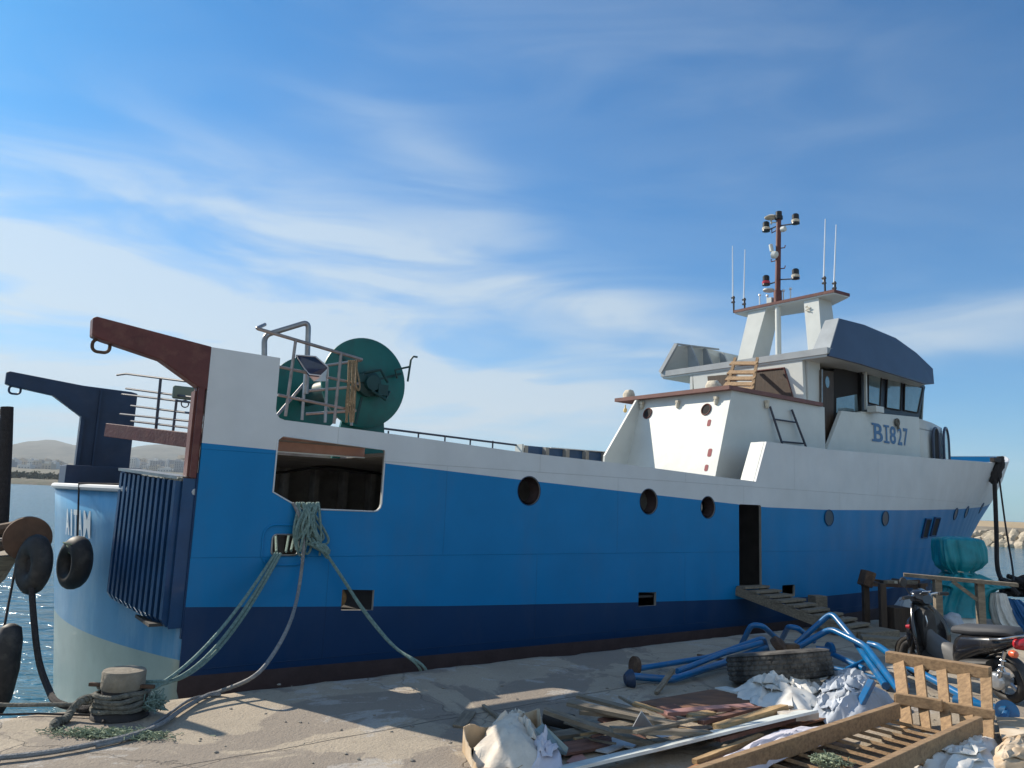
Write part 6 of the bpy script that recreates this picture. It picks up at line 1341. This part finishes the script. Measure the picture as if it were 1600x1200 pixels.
def crumple(quad, h, m_, name, label, cat, seed, fold=.04, pw=.6, layers=4, npt=90, th=.003, torn=.16, flat=1.0):
    """heap of folded, creased sheet: stacked layers of flat facets meeting in sharp creases"""
    q = [P(*p) for p in quad]; R_ = random.Random(int(seed*10)); mb = MB()
    for L in range(layers):
        # every layer is a torn outline somewhere inside the heap's footprint
        cu_, cv_ = (.5, .5) if L == 0 else (R_.uniform(.33, .67), R_.uniform(.33, .67)); ru, rv = (.56, .56) if L == 0 else (R_.uniform(.26, .42), R_.uniform(.24, .40)); rot = R_.uniform(-.7, .7)
        outl = []; nb_ = 26
        for k in range(nb_):
            a_ = 2*pi*k/nb_; r_ = 1+torn*R_.uniform(-1, 1); x, y = ru*r_*abs(cos(a_))**.8*math.copysign(1, cos(a_)), rv*r_*abs(sin(a_))**.8*math.copysign(1, sin(a_))
            outl.append((cu_+x*cos(rot if L else 0)-y*sin(rot if L else 0), cv_+x*sin(rot if L else 0)+y*cos(rot if L else 0)))
        pts = [Vector(o) for o in outl]; inn_ = []
        # creases: rows of points along a few random fold lines
        for _ in range(7):
            a0 = R_.uniform(0, 6.3); cx, cy = cu_+R_.uniform(-.5, .5)*ru, cv_+R_.uniform(-.5, .5)*rv; hh2 = R_.choice([1, 1, -.6])*R_.uniform(.5, 1)
            for k in range(9):
                t_ = (k-4)/4*.9; inn_.append((cx+ru*t_*cos(a0)+R_.gauss(0, .012), cy+rv*t_*sin(a0)+R_.gauss(0, .012), hh2))
        for _ in range(npt): inn_.append((cu_+R_.uniform(-1, 1)*ru, cv_+R_.uniform(-1, 1)*rv, R_.uniform(-.7, .5)))
        hv = [0.0-.2*R_.random() for _ in pts]
        for x, y, z in inn_: pts.append(Vector((x, y))); hv.append(z)
        vs, _e, fs, ov, _a, _b = delaunay_2d_cdt(pts, [(k, (k+1) % nb_) for k in range(nb_)], [list(range(nb_))], 2, 1e-5)
        V3 = []
        for i_, v in enumerate(vs):
            z = hv[ov[i_][0]] if ov[i_] else 0; u, w_ = v.x, v.y
            uc, wc = min(max(u, 0), 1), min(max(w_, 0), 1)
            b_ = q[0].lerp(q[1], u).lerp(q[3].lerp(q[2], u), w_); dome = (max(0, sin(pi*uc))*max(0, sin(pi*wc)))**pw
            sp_ = V((u*2.2, w_*2.2, seed))
            V3.append(V((b_.x, b_.y, max(.012+.004*L, b_.z*.6+h*dome*(.75+.35*noise.noise(sp_))*flat+fold*z*(.5+.5*dome)+L*.012))))
        # refine the facets so that edges wrinkle a little
        bm = bmesh.new(); bv = [bm.verts.new(v) for v in V3]
        for f in fs:
            try: bm.faces.new([bv[k] for k in f])
            except ValueError: pass
        bmesh.ops.subdivide_edges(bm, edges=bm.edges, cuts=2, use_grid_fill=True)
        for v in bm.verts:
            p = v.co; n1 = noise.noise(V((p.x*9, p.y*9, seed+L*7))); n2 = abs(noise.noise(V((p.x*19, p.y*19, seed+L*3))))
            v.co = p+V((noise.noise(p*8+V((seed, 0, 0)))*.018, noise.noise(p*8+V((0, seed, 0)))*.018, n1*fold*.30-n2*fold*.30))
            v.co.z = max(.008, v.co.z)
        bm.verts.index_update(); mb.add([v.co.copy() for v in bm.verts], [tuple(v.index for v in f.verts) for f in bm.faces]); bm.free()
    return mb.build(name, M[m_], label=label, cat=cat, smooth=48, solid=th)
crumple([(1135, 1088, .03), (1262, 1122, .05), (1318, 1078, .05), (1190, 1062, .04)], .20, 'plastic', 'crumpled_sheet', 'crumpled white plastic sheet heaped before the truck tyre', 'plastic sheet', 4.0, fold=.05, pw=.5, layers=5)
crumple([(1255, 1122, .03), (1350, 1135, .04), (1400, 1088, .04), (1290, 1062, .04)], .25, 'cloth', 'crumpled_cloth', 'pale bluish crumpled cloth heap beside the blue post', 'cloth', 8.0, fold=.05, pw=.5, layers=5)
mb = MB(); mb.bar(P(1336, 1116, .05), P(1363, 1064, .30), .06, .05); mb.build('blue_post', M['pipeblue'], label='short flat blue steel post leaning over the cloth heap', cat='steel post', bevel=.006)
crumple([(1040, 1218, .16), (1120, 1215, .16), (1335, 1120, .18), (1225, 1122, .18)], .07, 'foam', 'foam_sheet', 'lilac white foam sheet beside the slatted pallet', 'foam sheet', 12.0, fold=.022, pw=.6, layers=2, npt=40)
crumple([(1395, 1225, .03), (1580, 1225, .03), (1552, 1146, .05), (1450, 1150, .05)], .10, 'plastic', 'white_sheet', 'white plastic sheet right of the slatted pallet', 'plastic sheet', 16.0, fold=.02, pw=.5, layers=3, npt=50)
crumple([(1530, 1210, .02), (1640, 1210, .02), (1640, 1140, .03), (1560, 1165, .03)], .12, 'cardboard', 'cardboard_flap', 'torn brown cardboard at the lower right corner', 'cardboard', 19.0, fold=.015, pw=.5, layers=2, npt=20)
sheet([(1556, 1120, .10), (1640, 1122, .10), (1640, 1146, .11), (1600, 1146, .12), (1566, 1154, .10)], .02, 'cardboard', 'cardboard_sheet', 'flat tan cardboard below the round blue flange', 'cardboard')
# torn carton with plaster paper
ct = thing('torn_carton', 'torn cardboard carton stuffed with crumpled cream paper', 'carton', loc=P(790, 1185))
c1 = [P(722, 1175, 0), P(745, 1215, 0), P(870, 1215, 0), P(838, 1152, 0)]
hs_ = [.15, .05, .07, .20]
mb = MB()
for i in range(4):
    a, b = c1[i], c1[(i+1) % 4]; k = 14; rows = [[], []]
    for j in range(k+1):
        u = j/k; p = a.lerp(b, u); h = hs_[i]*(1-u)+hs_[(i+1) % 4]*u+.05*noise.noise(V((u*6, i*3.1, 0))); rows[0].append(V((p.x, p.y, 0.005))); rows[1].append(V((p.x+.03*noise.noise(V((u*4, i, 1))), p.y+.03*noise.noise(V((u*4, i, 5))), h)))
    mb.grid(rows)
tpart(mb, 'carton_wall', M['cardboard'], ct, solid=.006)
cr_ = crumple([(718, 1190, .02), (850, 1222, .02), (868, 1170, .02), (796, 1122, .02)], .22, 'plaster', 'crumpled_paper', None, None, 23.0, fold=.05, pw=.5, layers=2, npt=14, torn=.10)
bpy.context.view_layer.update(); mwp = cr_.matrix_world.copy(); cr_.parent = ct; cr_.matrix_parent_inverse = ct.matrix_world.inverted(); cr_.matrix_world = mwp
crumple([(815, 1215, .02), (880, 1215, .02), (872, 1160, .05), (835, 1160, .05)], .20, 'foam', 'lilac_sheet', 'lilac plastic bag spilling right of the torn carton', 'plastic bag', 27.0, fold=.02, pw=.4, layers=2, npt=25)
sheet([(836, 1140, .22), (848, 1130, .24), (888, 1168, .10), (885, 1178, .06), (850, 1172, .08)], .008, 'glass', 'broken_glass', 'greyish broken pane leaning right of the torn carton', 'pane')
# grit, pebbles and small litter
peb = [rock(None, 1, 40+s) for s in range(4)]
for me in peb: me.materials.append(M['oldwood'] if 0 else M['wallgrey'])
for i in range(120):
    x, y = rr.uniform(300, 1500), rr.uniform(1070, 1195); p = P(x, y, 0); r_ = rr.uniform(.006, .018)
    o = bpy.data.objects.new('pebble', peb[i % 4]); col.objects.link(o); o.location = p+V((0, 0, r_*.3)); o.scale = (r_, r_, r_*.7); o.rotation_euler = (0, 0, rr.uniform(0, 6))
    tag(o, 'small grey stone lying loose on the quay concrete', 'stone', 'small stones scattered on the quay')

# ------------------------------------------------------------------ air between here and the hills
hz_m = bpy.data.materials.new('sea_haze'); hz_m.use_nodes = True; t = hz_m.node_tree; t.nodes.remove(t.nodes['Principled BSDF'])
pv_ = t.nodes.new('ShaderNodeVolumePrincipled'); pv_.inputs['Color'].default_value = (.86, .92, 1, 1); pv_.inputs['Density'].default_value = .00010
t.links.new(pv_.outputs[0], t.nodes['Material Output'].inputs['Volume'])
mb = MB(); mb.box((0, 3200, 247), (14000, 7000, 500)); mb.build('haze', hz_m, kind='stuff', origin=False)
